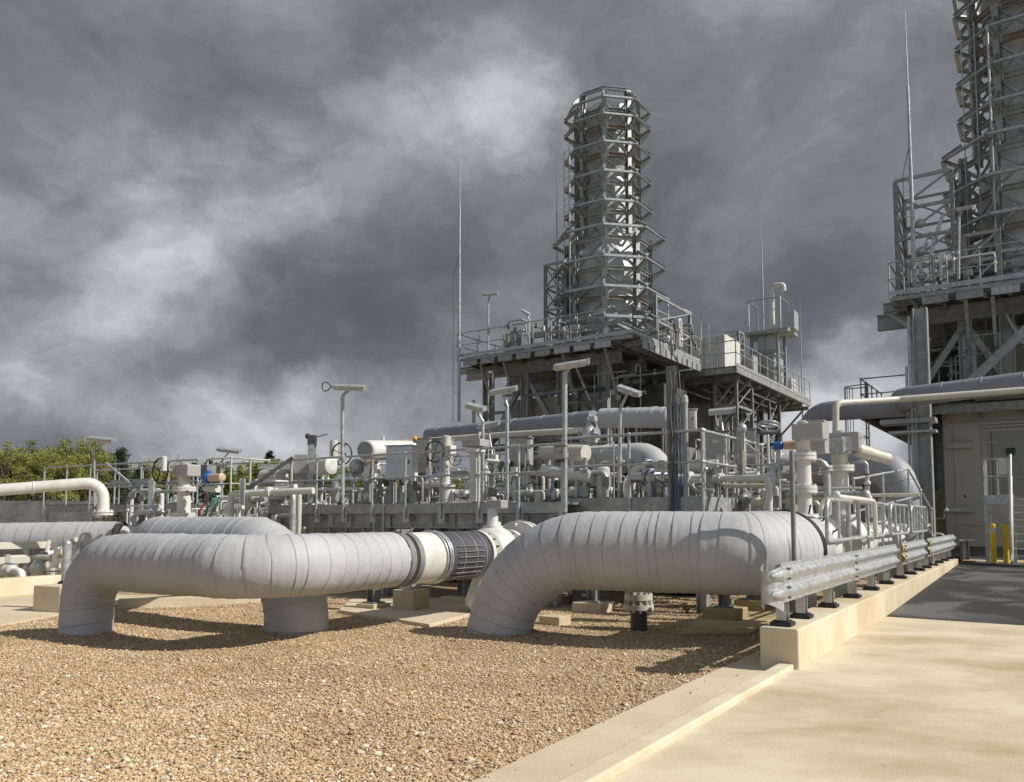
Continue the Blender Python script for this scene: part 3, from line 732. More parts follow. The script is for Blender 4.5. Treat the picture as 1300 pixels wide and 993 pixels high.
# looped tubular gates beside the barrier
def loop_gate(lab, px0, px1, Y0, Y1, ytop, ybot):
    a, b = P(px0, ytop, Y0), P(px1, ytop, Y1); zt = a.z; a.z = b.z = 0; zb = P(px0, ybot, Y0).z
    d = (b-a).normalized()
    t = Thing('loop_barrier', lab, 'tubular barrier', a, 0, 'looped tubular barriers beside the white valves')
    t.add('hoop', MB().tube(fillet([a+UP*zb, a+UP*zt, b+UP*zt, b+UP*zb, a+UP*zb], .16, 5), .028, 10, closed=False), GALVL)
    n = 5 if (b-a).length > 2.5 else 3
    for i in range(1, n+1): 
        p = a.lerp(b, i/(n+1)); t.add('bar', MB().cyl(p+UP*(zb if i % 2 else .1), p+UP*zt, .022, n=8), GALVL)
    return t
def ptb(px, b, z=0.0):                       # point on the line b = const seen at column px
    r = (px-650)/F; a = (b*B.x-r*b*B.y)/(r*A.y-A.x); return AB(a, b, z)
def gate(lab, px0, px1, b):
    q0, q1 = ptb(px0, b), ptb(px1, b); loop_gate(lab, px0, px1, q0.y, q1.y, 657-.24*F/q0.y, 657+.32*F/q0.y)
gate('nearest looped tubular barrier in front of the white valve body', 1049, 1121, -2.46)
gate('second looped tubular barrier beside the white valve', 1076, 1136, -2.62)
gate('third looped tubular barrier by the grey down pipe', 1130, 1152, -2.46)
gate('farthest looped tubular barrier by the tall steel column', 1156, 1176, -2.46)
handrail('sloping stair handrail leading down past the large elbow pipe', [P(1085, 655, 15)-UP*.6, P(1155, 655, 17)-UP*.3, P(1184, 700, 19)-UP*.3], h=1.3, sp=1.4)
p = P(1009, 740, 9.3); t = Thing('steel_post', 'slim dark steel tube standing before the big pipe clamp', 'post', V((p.x, p.y, 0)))
t.add('pole', MB().cyl(V((p.x, p.y, .2)), V((p.x, p.y, P(1005, 572, 9.3).z)), .028, n=12), GALVD)
# stairs to platform 2
def stairs(lab, p0, p1_, wid, n, rail=True, m=GALV, side=None):
    p0, p1_ = V(p0), V(p1_); d = (p1_-p0); h = V((d.x, d.y, 0)).normalized(); sdv = side or V((h.y, -h.x, 0))
    t = Thing('stairs', lab, 'stairs', V((p0.x, p0.y, min(p0.z, p1_.z))))
    for s_ in (0, 1): t.add('stringer', MB().beam(p0+sdv*wid*s_, p1_+sdv*wid*s_, .04, .22), m)
    for i in range(n):
        q = p0.lerp(p1_, (i+.5)/n)+sdv*wid/2; t.add('tread', MB().obox(q, h*.12, sdv*(wid/2-.02), UP*.015), m)
    if rail:
        for s_ in (0, 1):
            for hh in (.55, 1.05): t.add('rail', MB().tube([p0+sdv*wid*s_+UP*hh, p1_+sdv*wid*s_+UP*hh], .024), GALVL)
            for k in (0, .33, .66, 1): q = p0.lerp(p1_, k)+sdv*wid*s_; t.add('post', MB().cyl(q, q+UP*1.05, .022, n=8), GALVL)
    return t
stairs('steel stairs descending to the right from the middle platform', P(893, 627, 16.0), P(1000, 640, 20.5)-UP*1.0, .8, 10)

# ============================================================ lamps and masts
def lamp(lab, px, Y, ztop, zbase, hx0, hx1, hy0, hy1, r=.035, loop=False, bend=True, m=GALVL):
    b = Q(px, Y, zbase); top = Q(px, Y, ztop)
    h0, h1 = P(hx0, hy0, Y), P(hx1, hy1, Y-.15)
    t = Thing('floodlight', lab, 'floodlight', b, 0, 'floodlights on slim poles')
    mid = (h0+h1)/2
    pts = fillet([b, top-UP*.25, mid+V((0, .08, -.03))], .12, 4)
    t.add('pole', MB().tube(pts, [r]*(len(pts)-2)+[r*.8]*2, 8), m)
    t.add('pole_joint', MB().lathe(b+UP*(ztop-zbase)*.35, UP, [(0, r*1.5), (.08, r*1.5)], 10), m)
    d = (h1-h0).normalized(); u = V((0, -.35, .94)); n_ = d.cross(u).normalized(); L_ = (h1-h0).length/2
    hd = t.add('lamp_head', MB().obox(mid, d*L_, n_*.1, u*.038), GALVL, bevel=.012)
    t.add('diffuser', MB().obox(mid-u*.052, d*(L_*.9), n_*.08, u*.01), LENS, parent=hd)
    t.add('end_cap', MB().obox(h1+d*.015, d*.015, n_*.09, u*.045), GALVL, parent=hd)
    if loop:
        c = h0-d*.05; t.add('cable', MB().tube([c+V((-.2*math.sin(k*PI/8)*1.0, 0, .1*math.sin(k*PI/4))) for k in range(9)], .012, 6), BLACK)
    return t
lamp('tallest left floodlight with cable loop on a slim pole', 435, 16.2, 4.35, 1.9, 424, 462, 491, 492, .04, True)
lamp('floodlight on curved pole under the tower deck', 717, 13.6, 4.35, 1.7, 703, 746, 466, 459, .045)
lamp('tilted floodlight on straight pole left of the curved one', 644, 15.2, 4.0, 1.9, 622, 654, 498, 493)
lamp('round-ended floodlight on the lowest pole under the platform edge', 613, 15.6, 3.75, 1.9, 593, 614, 514, 519)
lamp('floodlight tilted toward the wrapped overhead pipe', 787, 15, 3.9, 1.95, 785, 811, 491, 500)
lamp('short wide floodlight above the valve stairs', 918, 16, 3.5, 1.95, 899, 932, 523, 520)
lamp('small floodlight on dark pole above the left platform', 120, 21, 3.65, 1.9, 113, 143, 556, 559, .03)
lamp('small floodlight near the left blue actuator', 282, 23, 3.5, 1.9, 277, 304, 570, 573, .03)
lamp('tiny floodlight in front of the low overhead pipe', 625, 17, 3.2, 1.9, 607, 632, 541, 537, .025)
def mast(lab, px, Y, ztop, zbase, r=.06, steps=(.0, .55, .78), wire=True):
    t = Thing('lightning_mast', lab, 'lightning mast', Q(px, Y, zbase), 0, 'lightning masts')
    b = Q(px, Y, zbase); H = ztop-zbase; rr = [r, r*.7, r*.35]
    for i, s0 in enumerate(steps):
        s1 = steps[i+1] if i < 2 else 1
        t.add('mast_section', MB().cyl(b+UP*H*s0, b+UP*H*s1, rr[i], rr[i]*(.8 if i < 2 else .4), n=8), GALVL)
    if wire:
        pts = fillet([b+V((-.25, 0, 0)), b+V((-.25, 0, H*.52)), b+V((-.03, 0, H*.6))], .2, 3); t.add('earth_cable', MB().tube(pts, .012, 5), DARK)
        for k in (.1, .25, .4, .5): t.add('bracket', MB().beam(b+UP*H*k, b+UP*H*k+V((-.25, 0, 0)), .02, .02), GALV)
    return t
mast('tall lightning mast at the left end of the tower deck', 582.5, 33.5, P(586, 188, 33.5).z, P(580, 535, 33.5).z, .07)
mast('slim lightning mast left of the stack lattice', 707.5, 36, P(708, 216, 36).z, 8.6, .05, wire=False)
mast('lightning mast rising behind the gooseneck vent', 970.5, 40, P(970, 258, 40).z, 9.0, .05, wire=False)
mast('thin lightning mast at the far end of the lower deck', 1020, 46, P(1020, 378, 46).z, 6, .05, wire=False)
mast('tallest lightning mast beside the right tower', 1164.5, 24.5, P(1154, 14, 24.5).z, P(1168, 455, 24.5).z, .075)
# ============================================================ compressor modules and exhaust towers
def module(C, tag_, u0, v1=6.3, zd=8.57, d2=True, ext=0.0):
    """steel frame in local axes: x = B, y = A, origin at ground below the near right deck corner"""
    t = Thing('steel_platform', f'{tag_} steel deck on braced columns carrying the exhaust stack', 'platform', C, RZ, local=True)
    t.add('deck_plate', MB().box(u0, 0, 0, v1, zd-.06, zd), GALVD)
    for y_ in (0.05, v1-.05):
        t.add('edge_beam', MB().beam(V((u0, y_, zd-.18)), V((0, y_, zd-.18)), .14, .3, 'I'), GALV)
    for x_ in (u0+.05, -.05):
        t.add('edge_beam', MB().beam(V((x_, 0, zd-.18)), V((x_, v1, zd-.18)), .14, .3, 'I'), GALV)
    # deeper main girders, a little inboard
    for y_ in (.9, 3.2, 5.4): t.add('girder', MB().beam(V((u0-.6 if y_ < 1 else u0, y_, zd-.6)), V((-.4, y_, zd-.6)), .3, .5, 'I'), GALV)
    n = int(-u0/1.1)
    for i in range(n+1):
        x_ = u0+.2-(u0+.4)*i/n*1.0; t.add('cross_beam', MB().beam(V((x_, .1, zd-.34)), V((x_, v1-.1, zd-.34)), .1, .2, 'I'), RUST if i % 3 == 1 else GALVD)
    cols = [u0+.6, u0+(2.6 if u0 < -6 else 1.9), u0+(4.4 if u0 < -6 else 3.0), -1.2]
    for x_ in cols:
        for y_ in (.9, 5.4):
            zb_ = 0 if (u0 < -6 or x_ == cols[0]) else 5.4
            t.add('column', MB().beam(V((x_, y_, zb_)), V((x_, y_, zd-.85)), .38, .38, 'I', up=V((1, 0, 0))), GALV)
    t.add('column', MB().beam(V((-.3, v1+.3, 0 if u0 < -6 else 5.4)), V((-.3, v1+.3, zd-.4)), .3, .3, 'I', up=V((1, 0, 0))), GALV)
    zt_ = 4.6 if u0 < -6 else 5.5
    for y_ in (.9, 5.4):
        t.add('tie_beam', MB().beam(V((cols[0], y_, zt_)), V((cols[-1], y_, zt_)), .22, .3, 'I'), GALVD)
        for a_, b_ in ((0, 1), (3, 2)):
            t.add('brace', MB().beam(V((cols[a_], y_, zt_+.1)), V((cols[b_], y_, zd-.95)), .18, .18), GALV)
        t.add('brace', MB().beam(V((cols[1], y_, zd-.95)), V((cols[2], y_, zt_+.1)), .18, .18), GALV)
    for x_ in cols: t.add('brace', MB().beam(V((x_, .9, zt_+.1)), V((x_, 5.4, zd-.95)), .14, .14), GALVD)
    for x_ in (-.7, -2.6, u0+2, u0+.8): t.add('knee_brace', MB().beam(V((x_, .9, zd-1.9)), V((x_+.0, .05, zd-.4)), .1, .1), GALV)
    t.add('knee_brace', MB().beam(V((-.3, v1+.3, zd-2.2)), V((-.3, v1-1.5, zd-.5)), .12, .12), GALVL)
    if u0 < -6: t.add('cantilever', MB().beam(V((u0-.95, .9, zd-.38)), V((u0+.4, .9, zd-.38)), .2, .3, 'I'), GALV)
    else:
        t.add('cantilever', MB().beam(V((u0-.3, .2, zd-.3)), V((u0+.4, .2, zd-.3)), .2, .3, 'I'), GALV)
        t.add('big_brace', MB().beam(V((-3.4, -.5, 5.4)), V((-.4, -.5, zd-.3)), .2, .24), GALV)
        t.add('knee_brace', MB().beam(V((u0-.2, .2, zd-.45)), V((u0+1.0, .2, zd-1.5)), .1, .12), GALV)
    t.add('strut', MB().cyl(V((-1.2, .6, 5.2)), V((-2.3, .6, zd-.9)), .06, n=10), GALVL)
    R_ = random.Random(int(-u0*10))
    for i in range(26):
        x_ = R_.uniform(u0+.3, -.2); y_ = R_.uniform(2.6 if i % 3 == 1 else 1.5, v1-.4); z_ = zd-R_.uniform(.9, 2.0); ln = R_.uniform(.8, 2.4)
        if i % 3 == 0: t.add('hanger', MB().beam(V((x_, y_, z_)), V((x_, y_, zd-.4)), .08, .08), GALV)
        elif i % 3 == 1: t.add('secondary_beam', MB().beam(V((x_, y_, z_)), V((min(-.1, x_+ln), y_, z_)), .12, .16, 'I'), R_.choice((GALV, GALVD, GALVL)))
        else: t.add('secondary_brace', MB().beam(V((x_, y_, z_-.6)), V((min(-.1, x_+ln), y_+.1, zd-.5)), .1, .1), R_.choice((GALV, GALVD)))
    for z_ in (zd-1.35, zd-1.8): t.add('cable_tray', MB().beam(V((u0+.2, 2.8, z_)), V((-.3, 2.8, z_)), .3, .1, 'C'), GALV)
    for i in range(11): t.add('fascia_channel', MB().beam(V((.84, .1+i*.56, zd-.42)), V((.84, .54+i*.56, zd-.42)), .06, .3, 'C'), GALVL)
    for i in range(int(-u0/.9)): t.add('fascia_channel', MB().beam(V((-i*.9-.1, -.66, zd-.42)), V((-i*.9-.8, -.66, zd-.42)), .06, .26, 'C'), GALVL if i < 3 else GALV)
    # ribbed edge plates along the sides
    for i in range(11):
        y_ = .3+i*.56; t.add('outrigger', MB().beam(V((.02, y_, zd-.33)), V((.8, y_, zd-.28)), .1, .2, 'C'), GALV)
    t.add('outer_walkway', MB().box(0, .75, 0, v1, zd-.16, zd-.13), GALVD)
    t.add('walkway_beam', MB().beam(V((.78, 0, zd-.2)), V((.78, v1, zd-.2)), .06, .13, 'C'), GALV)
    for i in range(int(-u0/.62)):
        t.add('outrigger', MB().beam(V((-i*.62-.3, -.02, zd-.36)), V((-i*.62-.3, -.58, zd-.33)), .1, .2, 'C'), GALV)
    t.add('kick_plate', MB().box(.79, .8, -.57, v1, zd-.12, zd+.02), GALVL); t.add('kick_plate', MB().box(u0, .8, -.6, -.59, zd-.12, zd+.02), GALVL)
    t.add('upper_beam', MB().beam(V((u0+3.2, .2, zd+.55)), V((-.2, .2, zd+.55)), .16, .22, 'I'), GALV); t.add('upper_beam', MB().beam(V((-.25, .2, zd+.55)), V((-.25, v1-.2, zd+.55)), .16, .22, 'I'), GALV)
    for k in range(6): t.add('upper_stub', MB().beam(V((u0+3.3-k*(u0+3.4)/5.5, .2, zd)), V((u0+3.3-k*(u0+3.4)/5.5, .2, zd+.44)), .12, .12, 'I', up=V((1, 0, 0))), GALV)
    t.add('outer_walkway', MB().box(u0, .75, -.55, -.02, zd-.2, zd-.17), GALVD)
    t.add('walkway_beam', MB().beam(V((u0, -.57, zd-.24)), V((.78, -.57, zd-.24)), .06, .12, 'C'), GALV)
    return t
def local_rail(lab, C, pts, **k):
    M = Matrix.Translation(C) @ Matrix.Rotation(RZ, 4, 'Z'); return handrail(lab, [M @ V(p) for p in pts], **k)
def Lw(C, x, y, z): return (Matrix.Translation(C) @ Matrix.Rotation(RZ, 4, 'Z')) @ V((x, y, z))

def tower(C, x, y, lab):
    t = Thing('exhaust_stack', lab, 'exhaust stack', Lw(C, x, y, 8.57), RZ, local=True)
    z0 = 0.0
    ring = lambda R, z, k: V((R*math.sin(math.radians(22.5+45*k)), R*math.cos(math.radians(22.5+45*k)), z))
    # cladding: a bulged lower silencer, necks and a flared top
    prof_lo = [(0, 1.4), (.3, 1.48), (1.5, 1.48), (2.1, 1.36), (2.5, 1.1), (2.7, 1.04), (2.75, 1.3), (3.6, 1.34), (4.3, 1.2), (5.0, .95), (5.2, .93)]
    prof_up = [(5.2, .88), (5.25, .88), (5.3, .93), (5.35, .93), (5.38, .88), (6.25, .88), (6.27, .93), (6.33, .93), (6.35, .88), (7.3, .86), (7.9, .72), (8.1, .72), (8.4, .86), (8.42, .93), (8.5, .93), (8.8, .98), (9.3, .98), (9.35, .88), (9.7, .9), (10.0, 1.0), (10.9, 1.0)]
    c_ = t.add('lower_casing', MB().lathe(V((0, 0, z0)), UP, prof_lo, 40), CASING)
    for z_ in (.3, 1.2, 2.77, 3.5): t.add('casing_band', MB().torus(V((0, 0, z_)), UP, 1.49 if z_ < 1.4 else 1.34, .03, 40, 6), GALVL, parent=c_)
    c_ = t.add('upper_casing', MB().lathe(V((0, 0, z0)), UP, prof_up, 40), CASING)
    for z_ in (5.6, 6.3, 8.46, 9.6): t.add('casing_band', MB().torus(V((0, 0, z_)), UP, .97 if z_ > 8 else .91, .03, 36, 6), GALV, parent=c_)
    t.add('stack_mouth', MB().lathe(V((0, 0, 10.9)), UP, [(0, .95), (.02, .95)], 32), DARK)
    Rl, Ru = 1.8, 1.36
    zs = [0, 1.2, 2.45, 3.7, 5.0]          # lower levels, then upper
    zu = [5.0, 6.25, 7.5, 8.75, 9.95, 11.2]
    for k in range(8):
        t.add('column', MB().beam(ring(Rl, -.1, k), ring(Rl, 5.0, k), .21, .21, 'I', up=ring(1, 0, k)), GALV)
        t.add('column', MB().beam(ring(Ru, 5.0, k), ring(Ru, 11.25, k), .2, .2, 'I', up=ring(1, 0, k)), GALV)
    def level(R, Ro, z, rust=False):
        m = MB(); m2 = MB()
        for k in range(8):
            m.beam(ring(R, z-.34, k), ring(R, z-.34, k+1), .13, .17, 'I')
            m2.beam(ring(Ro, z, k), ring(Ro, z, k+1), .12, .13, 'L')
        t.add('ring_beam', m, RUST if rust else GALV); t.add('outer_ring', m2, GALVL)
        for k in range(8):
            b_ = MB(); b_.beam(ring(R, z+.45, k), ring(Ro, z+.03, k), .1, .12, 'I'); b_.beam(ring(R, z-.34, k), ring(Ro, z-.03, k), .09, .11, 'I')
            t.add('bracket', b_, GALV)
            t.add('gusset_plate', MB().obox(ring(R+.02, z-.3, k), (ring(1, 0, k))*.02, ring(1, 0, k).cross(UP)*.16, UP*.17), GALVL)
    for i, z_ in enumerate(zs[1:]): level(Rl, Rl+.62, z_, i in (1,))
    for i, z_ in enumerate(zu[1:]): level(Ru, Ru+.52, z_-(.5 if i == 4 else 0), i in (2, 3))
    m = MB()
    for k in range(8): m.beam(ring(Ru, 11.3, k), ring(Ru, 11.3, k+1), .13, .14, 'I')
    t.add('top_ring', m, GALVL)
    for k in range(8): t.add('top_strut', MB().beam(ring(Ru, 11.25, k), ring(Ru+.52, 10.72, k), .09, .1, 'L'), GALVL)
    for (R, zz) in ((Rl, zs), (Ru, zu)):
        for i in range(len(zz)-1):
            a_, b_ = zz[i]-.25, zz[i+1]-.42
            for k in range(8):
                m = MB(); m.beam(ring(R-.03, a_, k), ring(R-.03, b_, k+1), .095, .095, 'L')
                m.beam(ring(R+.03, b_, k), ring(R+.03, a_, k+1), .095, .095, 'L')
                t.add('cross_brace', m, GALV)
    # ladder up the left face
    m = MB(); L_ = V((-1.35, -1.25, 0))
    for s_ in (-.2, .2): m.cyl(L_+V((s_, -s_*.6, -1)), L_+V((s_, -s_*.6, 9.2)), .02, n=6)
    for i in range(34): m.cyl(L_+V((-.2, .12, -.9+i*.3)), L_+V((.2, -.12, -.9+i*.3)), .012, n=5)
    t.add('ladder', m, GALVL)
    t.add('riser_tube', MB().cyl(V((-.75, -2.05, -1.5)), V((-.75, -2.05, 8.6)), .035, n=8), GALVL)
    return t
C1M = V((4.17, 30.0, 0))
module(C1M, 'central', -7.5)
tw = tower(C1M, -2.2, 3.3, 'central exhaust stack of white cladding inside an eight-sided steel cage')
local_rail('handrail along the front edge of the central tower deck', C1M, [(-7.5, -.57, 8.4), (.78, -.57, 8.4)], sp=1.2, m=GALV)
local_rail('handrail down the right side of the central tower deck', C1M, [(.78, -.57, 8.4), (.78, 6.3, 8.4)], sp=1.1, m=GALV)
local_rail('handrail on the left end of the central tower deck', C1M, [(-7.5, -.5, 8.4), (-7.5, 6.3, 8.4)], sp=1.3, m=GALV)
# second, lower deck going back
D2 = 8.2
t = Thing('steel_platform', 'lower steel deck running back from the central tower to the gooseneck vent', 'platform', C1M, RZ, local=True)
t.add('deck_plate', MB().box(-7, 2.3, 6.45, 19.3, D2-.08, D2-.03), GALVD)
t.add('edge_beam', MB().beam(V((-.3, 6.5, D2-.17)), V((2.3, 6.5, D2-.17)), .1, .3, 'C'), GALV)
t.add('edge_beam', MB().beam(V((2.3, 6.45, D2-.17)), V((2.3, 19.3, D2-.17)), .1, .3, 'C'), GALV)
for i in range(9): t.add('outrigger', MB().beam(V((-.2, 7+i*1.5, D2-.45)), V((2.28, 7+i*1.5, D2-.45)), .12, .22, 'I'), RUST if i % 3 == 0 else GALV)
for i in range(18): t.add('edge_stiffener', MB().box(2.335, 2.36, 6.6+i*.7, 6.68+i*.7, D2-.3, D2-.04), GALVL)
t.add('kick_plate', MB().box(2.36, 2.37, 6.45, 19.3, D2-.03, D2+.1), GALVL)
for i in range(10): t.add('under_pipe', MB().cyl(V((-.4+i*.25, 6.8+i*.3, D2-.7-.13*(i % 3))), V((-.4+i*.25, 18.5-i*.5, D2-.7-.13*(i % 3))), .04+.02*(i % 2), n=8), GALV if i % 2 else GALVL)
for y_ in (8.5, 12, 15.5, 18.8):
    t.add('column', MB().beam(V((.6, y_, 0)), V((.6, y_, D2-.5)), .3, .3, 'I', up=V((1, 0, 0))), GALVD)
    t.add('knee_brace', MB().beam(V((.7, y_, D2-2)), V((2.1, y_, D2-.5)), .1, .1), GALV)
for a_, b_ in ((8.5, 12), (15.5, 12), (15.5, 18.8)): t.add('brace', MB().beam(V((.6, a_, 4.3)), V((.6, b_, D2-.6)), .16, .16), GALVD)
t.add('tie_beam', MB().beam(V((.6, 8.5, 4.2)), V((.6, 18.8, 4.2)), .2, .3, 'I'), GALVD)
local_rail('handrail across the front of the lower rear deck', C1M, [(-.2, 6.5, D2), (2.3, 6.5, D2)], sp=.9, m=GALV)
local_rail('long handrail along the right side of the lower rear deck', C1M, [(2.3, 6.5, D2), (2.3, 19.3, D2)], sp=1.2, m=GALV)
# walls and plant under the deck
def lbox(name, lab, cat, C, x0, x1, y0, y1, z0, z1, m, ribs=0, mr=None, part='casing', group=None, door=False, bevel=.02):
    t = Thing(name, lab, cat, Lw(C, (x0+x1)/2, (y0+y1)/2, z0), RZ, group, local=True)
    hx, hy, hz = (x1-x0)/2, (y1-y0)/2, z1-z0
    c_ = t.add(part, MB().box(-hx, hx, -hy, hy, 0, hz), m, bevel=bevel)
    for i in range(ribs):
        x_ = -hx+(i+.5)*2*hx/ribs; t.add('panel_rib', MB().box(x_-.03, x_+.03, -hy-.04, -hy-.002, .05, hz-.05), mr or m)
    if door:
        d_ = t.add('door', MB().box(-hx+.08, hx-.08, -hy-.025, -hy-.003, .08, hz-.08), m, bevel=.008)
        t.add('handle', MB().box(hx-.2, hx-.17, -hy-.05, -hy-.026, hz*.45, hz*.6), BLACK, parent=d_)
    return t
def lattice(lab, C, x, y, z0, z1, w_, d_, n, group='lattice frames beside the stacks', m=GALV):
    t = Thing('lattice_frame', lab, 'lattice frame', Lw(C, x, y, z0), RZ, group, local=True); H = z1-z0
    cs = [V((0, 0, 0)), V((w_, 0, 0)), V((w_, d_, 0)), V((0, d_, 0))]
    for c in cs: t.add('upright', MB().beam(c, c+UP*H, .12, .12, 'I', up=V((1, 0, 0))), m)
    for i in range(n+1):
        mb = MB(); z_ = H*i/n
        for a_, b_ in zip(cs, cs[1:]+cs[:1]): mb.beam(a_+UP*z_, b_+UP*z_, .08, .1, 'L')
        t.add('cross_frame', mb, m)
        if i < n:
            mb = MB()
            for a_, b_ in zip(cs, cs[1:]+cs[:1]): mb.beam(a_+UP*z_, b_+UP*(z_+H/n), .06, .06, 'L')
            t.add('diagonal', mb, m)
    return t
lbox('turbine_enclosure', 'drab beige turbine enclosure visible between the central columns', 'enclosure', C1M, -6.0, -1.7, 1.3, 5.2, 3.3, 6.7, BEIGE, 5)
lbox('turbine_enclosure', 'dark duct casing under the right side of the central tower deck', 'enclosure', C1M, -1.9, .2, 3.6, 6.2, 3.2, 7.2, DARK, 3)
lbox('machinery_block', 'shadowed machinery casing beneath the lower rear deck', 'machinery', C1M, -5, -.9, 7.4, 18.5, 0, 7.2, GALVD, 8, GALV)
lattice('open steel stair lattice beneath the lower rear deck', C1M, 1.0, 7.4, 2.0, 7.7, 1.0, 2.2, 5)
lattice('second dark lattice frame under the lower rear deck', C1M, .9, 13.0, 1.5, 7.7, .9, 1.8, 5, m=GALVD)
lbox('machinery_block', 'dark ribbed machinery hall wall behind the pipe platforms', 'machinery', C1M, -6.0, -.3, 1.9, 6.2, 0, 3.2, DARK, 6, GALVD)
lbox('filter_housing', 'white panelled filter housing on the lower rear deck', 'filter housing', C1M, -1.6, 1.1, 8.6, 10.8, D2, D2+1.95, WHITE, 4, GALVL)
lbox('filter_housing', 'smaller pale filter housing standing before the gooseneck vent', 'filter housing', C1M, -.6, .7, 12.0, 13.0, D2, D2+1.5, GALVL, 3, WHITE)
lbox('control_cabinet', 'tall pale cabinet behind the gooseneck vent frame', 'cabinet', C1M, .9, 1.7, 15.6, 16.4, D2, D2+1.9, GALVL, door=True)
lbox('control_cabinet', 'low white cabinet at the far end of the lower deck', 'cabinet', C1M, .8, 1.8, 17.4, 18.2, D2, D2+1.1, WHITE, door=True)
lattice('slim lattice frame standing behind the filter housing', C1M, .2, 11.2, D2, D2+2.6, .7, .7, 3)
lbox('control_cabinet', 'grey cabinet on the lower deck beside the filter housing', 'cabinet', C1M, .9, 1.5, 11.6, 12.3, D2, D2+1.4, BOXG, door=True)
lbox('duct_box', 'long low louvred duct on the left half of the tower deck', 'duct', C1M, -7.6, -3.9, 3.0, 4.4, 8.6, 9.55, GALVD, 9, GALV)
lbox('control_cabinet', 'light grey cabinet among the deck beams left of the stack', 'cabinet', C1M, -6.2, -5.5, .9, 1.4, 8.6, 9.6, BOXG, door=True)
# lattice risers left of the stack
lattice('narrow lattice riser frame against the left of the central stack', C1M, -4.5, 1.8, 8.57, 12.6, 1.0, 1.6, 4)
lattice('open truss frame on the deck right of the central stack', C1M, -.6, 2.6, 8.57, 10.7, .9, 3.7, 2)
t = Thing('gas_riser', 'pair of thin pipe risers with valves in the left lattice', 'riser', Lw(C1M, -4.1, 2.2, 8.6), RZ, local=True)
for i in range(3): t.add('pipe', MB().tube([V((i*.22, 0, 0)), V((i*.22, 0, 3.9-i*.4))], .05, 8), GALVL)
for z_ in (.8, 1.3, 2.4): t.add('valve', MB().ball(V((.2, -.1, z_)), .13), GALVL)
# gooseneck vent unit
t = Thing('vent_unit', 'vent stack frame with curved gooseneck pipe on the lower rear deck', 'vent', Lw(C1M, 1.0, 13.0, D2), RZ, local=True)
for x_ in (0, 1.3):
    for y_ in (0, 1.3): t.add('upright', MB().beam(V((x_, y_, 0)), V((x_, y_, 2.7)), .14, .14, 'I', up=V((1, 0, 0))), GALVL if x_ else GALV)
t.add('top_platform', MB().box(-.3, 1.9, -.3, 1.6, 2.7, 2.86), GALV)
for z_ in (.9, 1.8): t.add('cross_frame', MB().beam(V((0, 0, z_)), V((1.3, 0, z_)), .1, .12, 'I').beam(V((1.3, 0, z_)), V((1.3, 1.3, z_)), .1, .12, 'I').beam(V((0, 0, z_-.9)), V((1.3, 0, z_)), .06, .06), GALV)
t.add('duct', MB().box(.25, 1.05, .2, 1.0, 0, 2.68), GALVL)
t.add('gooseneck', MB().tube(fillet([V((.9, .6, 2.86)), V((.9, .6, 5.3)), V((1.5, .6, 5.3)), V((1.5, .6, 4.95))], .2, 5), .13, 12), WHITE)
for x_ in (-.1, 1.5): t.add('guard_frame', MB().tube([V((x_, -.1, 2.86)), V((x_, -.1, 4.5)), V((x_, 1.4, 4.5)), V((x_, 1.4, 2.86))], .035, 6), GALV)
t.add('guard_frame', MB().tube([V((-.1, -.1, 4.5)), V((1.5, -.1, 4.5))], .035, 6), GALV)
t.add('panel_box', MB().box(1.6, 2.1, .2, 1.0, 2.86, 3.8), GALVL, bevel=.02)
# deck lamps
lamp('small floodlight high on the left of the tower deck', 620, 33, P(620, 374, 33).z, 8.5, 613, 631, 374, 373, .04)
lamp('little twin-head floodlight in front of the deck duct', 672, 32, P(672, 398, 32).z, 8.5, 663, 672, 394, 399, .035)
lamp('small floodlight on the right side of the tower deck', 848, 33.5, P(848, 380, 33.5).z, 8.4, 841, 848, 377, 380, .035)
lamp('small floodlight between the stack and the filter housing', 877, 36, P(877, 398, 36).z, 8.3, 868, 877, 393, 398, .035)
# ---------------- right module
C2M = V((4.17, 30.0, 0))+B*14.8
module(C2M, 'right-hand', -5.3, d2=False)
copy_tree(tw.o, Lw(C2M, -1.75, 3.3, 8.57), RZ, 'huge near exhaust stack in a steel cage cut by the top right of the view')
local_rail('handrail along the front edge of the right-hand tower deck', C2M, [(-5.3, -.57, 8.4), (.78, -.57, 8.4)], sp=1.2, m=GALV)
local_rail('handrail on the left end of the right-hand tower deck', C2M, [(-5.3, -.5, 8.4), (-5.3, 6.3, 8.4)], sp=1.3, m=GALV)
lattice('tall lattice frame left of the right-hand stack', C2M, -5.2, .6, 8.57, 12.5, 1.6, 1.9, 4)
lattice('low lattice frame behind the right-hand stack deck rail', C2M, -3.3, .3, 8.57, 10.2, .9, 1.2, 2)
t = Thing('gas_riser', 'white valve pipes inside the right lattice frame', 'riser', Lw(C2M, -4.9, .6, 8.6), RZ, local=True)
for i in range(3): t.add('pipe', MB().tube(fillet([V((i*.35, 0, 0)), V((i*.35, 0, .9+i*.3)), V((i*.35+.3, .3, 1.6+i*.5))], .15, 3), .06, 8), WHITE if i else GALVL)
for z_ in (.6, 1.4, 2.3): t.add('valve', MB().ball(V((.4, -.15, z_)), .15), GALVL)
lamp('floodlight on slim pole before the right-hand stack', 1217, 22.6, P(1218, 265, 22.6).z, 8.5, 1214, 1233, 266, 262, .04)
lbox('turbine_enclosure', 'beige casing tucked under the right-hand tower deck', 'enclosure', C2M, -3.3, .5, 2.0, 6.0, 5.3, 7.6, BEIGE, 3)
lbox('duct_box', 'dark duct beneath the right-hand tower deck', 'duct', C2M, -4.6, -2.0, 3.0, 6.0, 5.0, 7.4, DARK, 4)
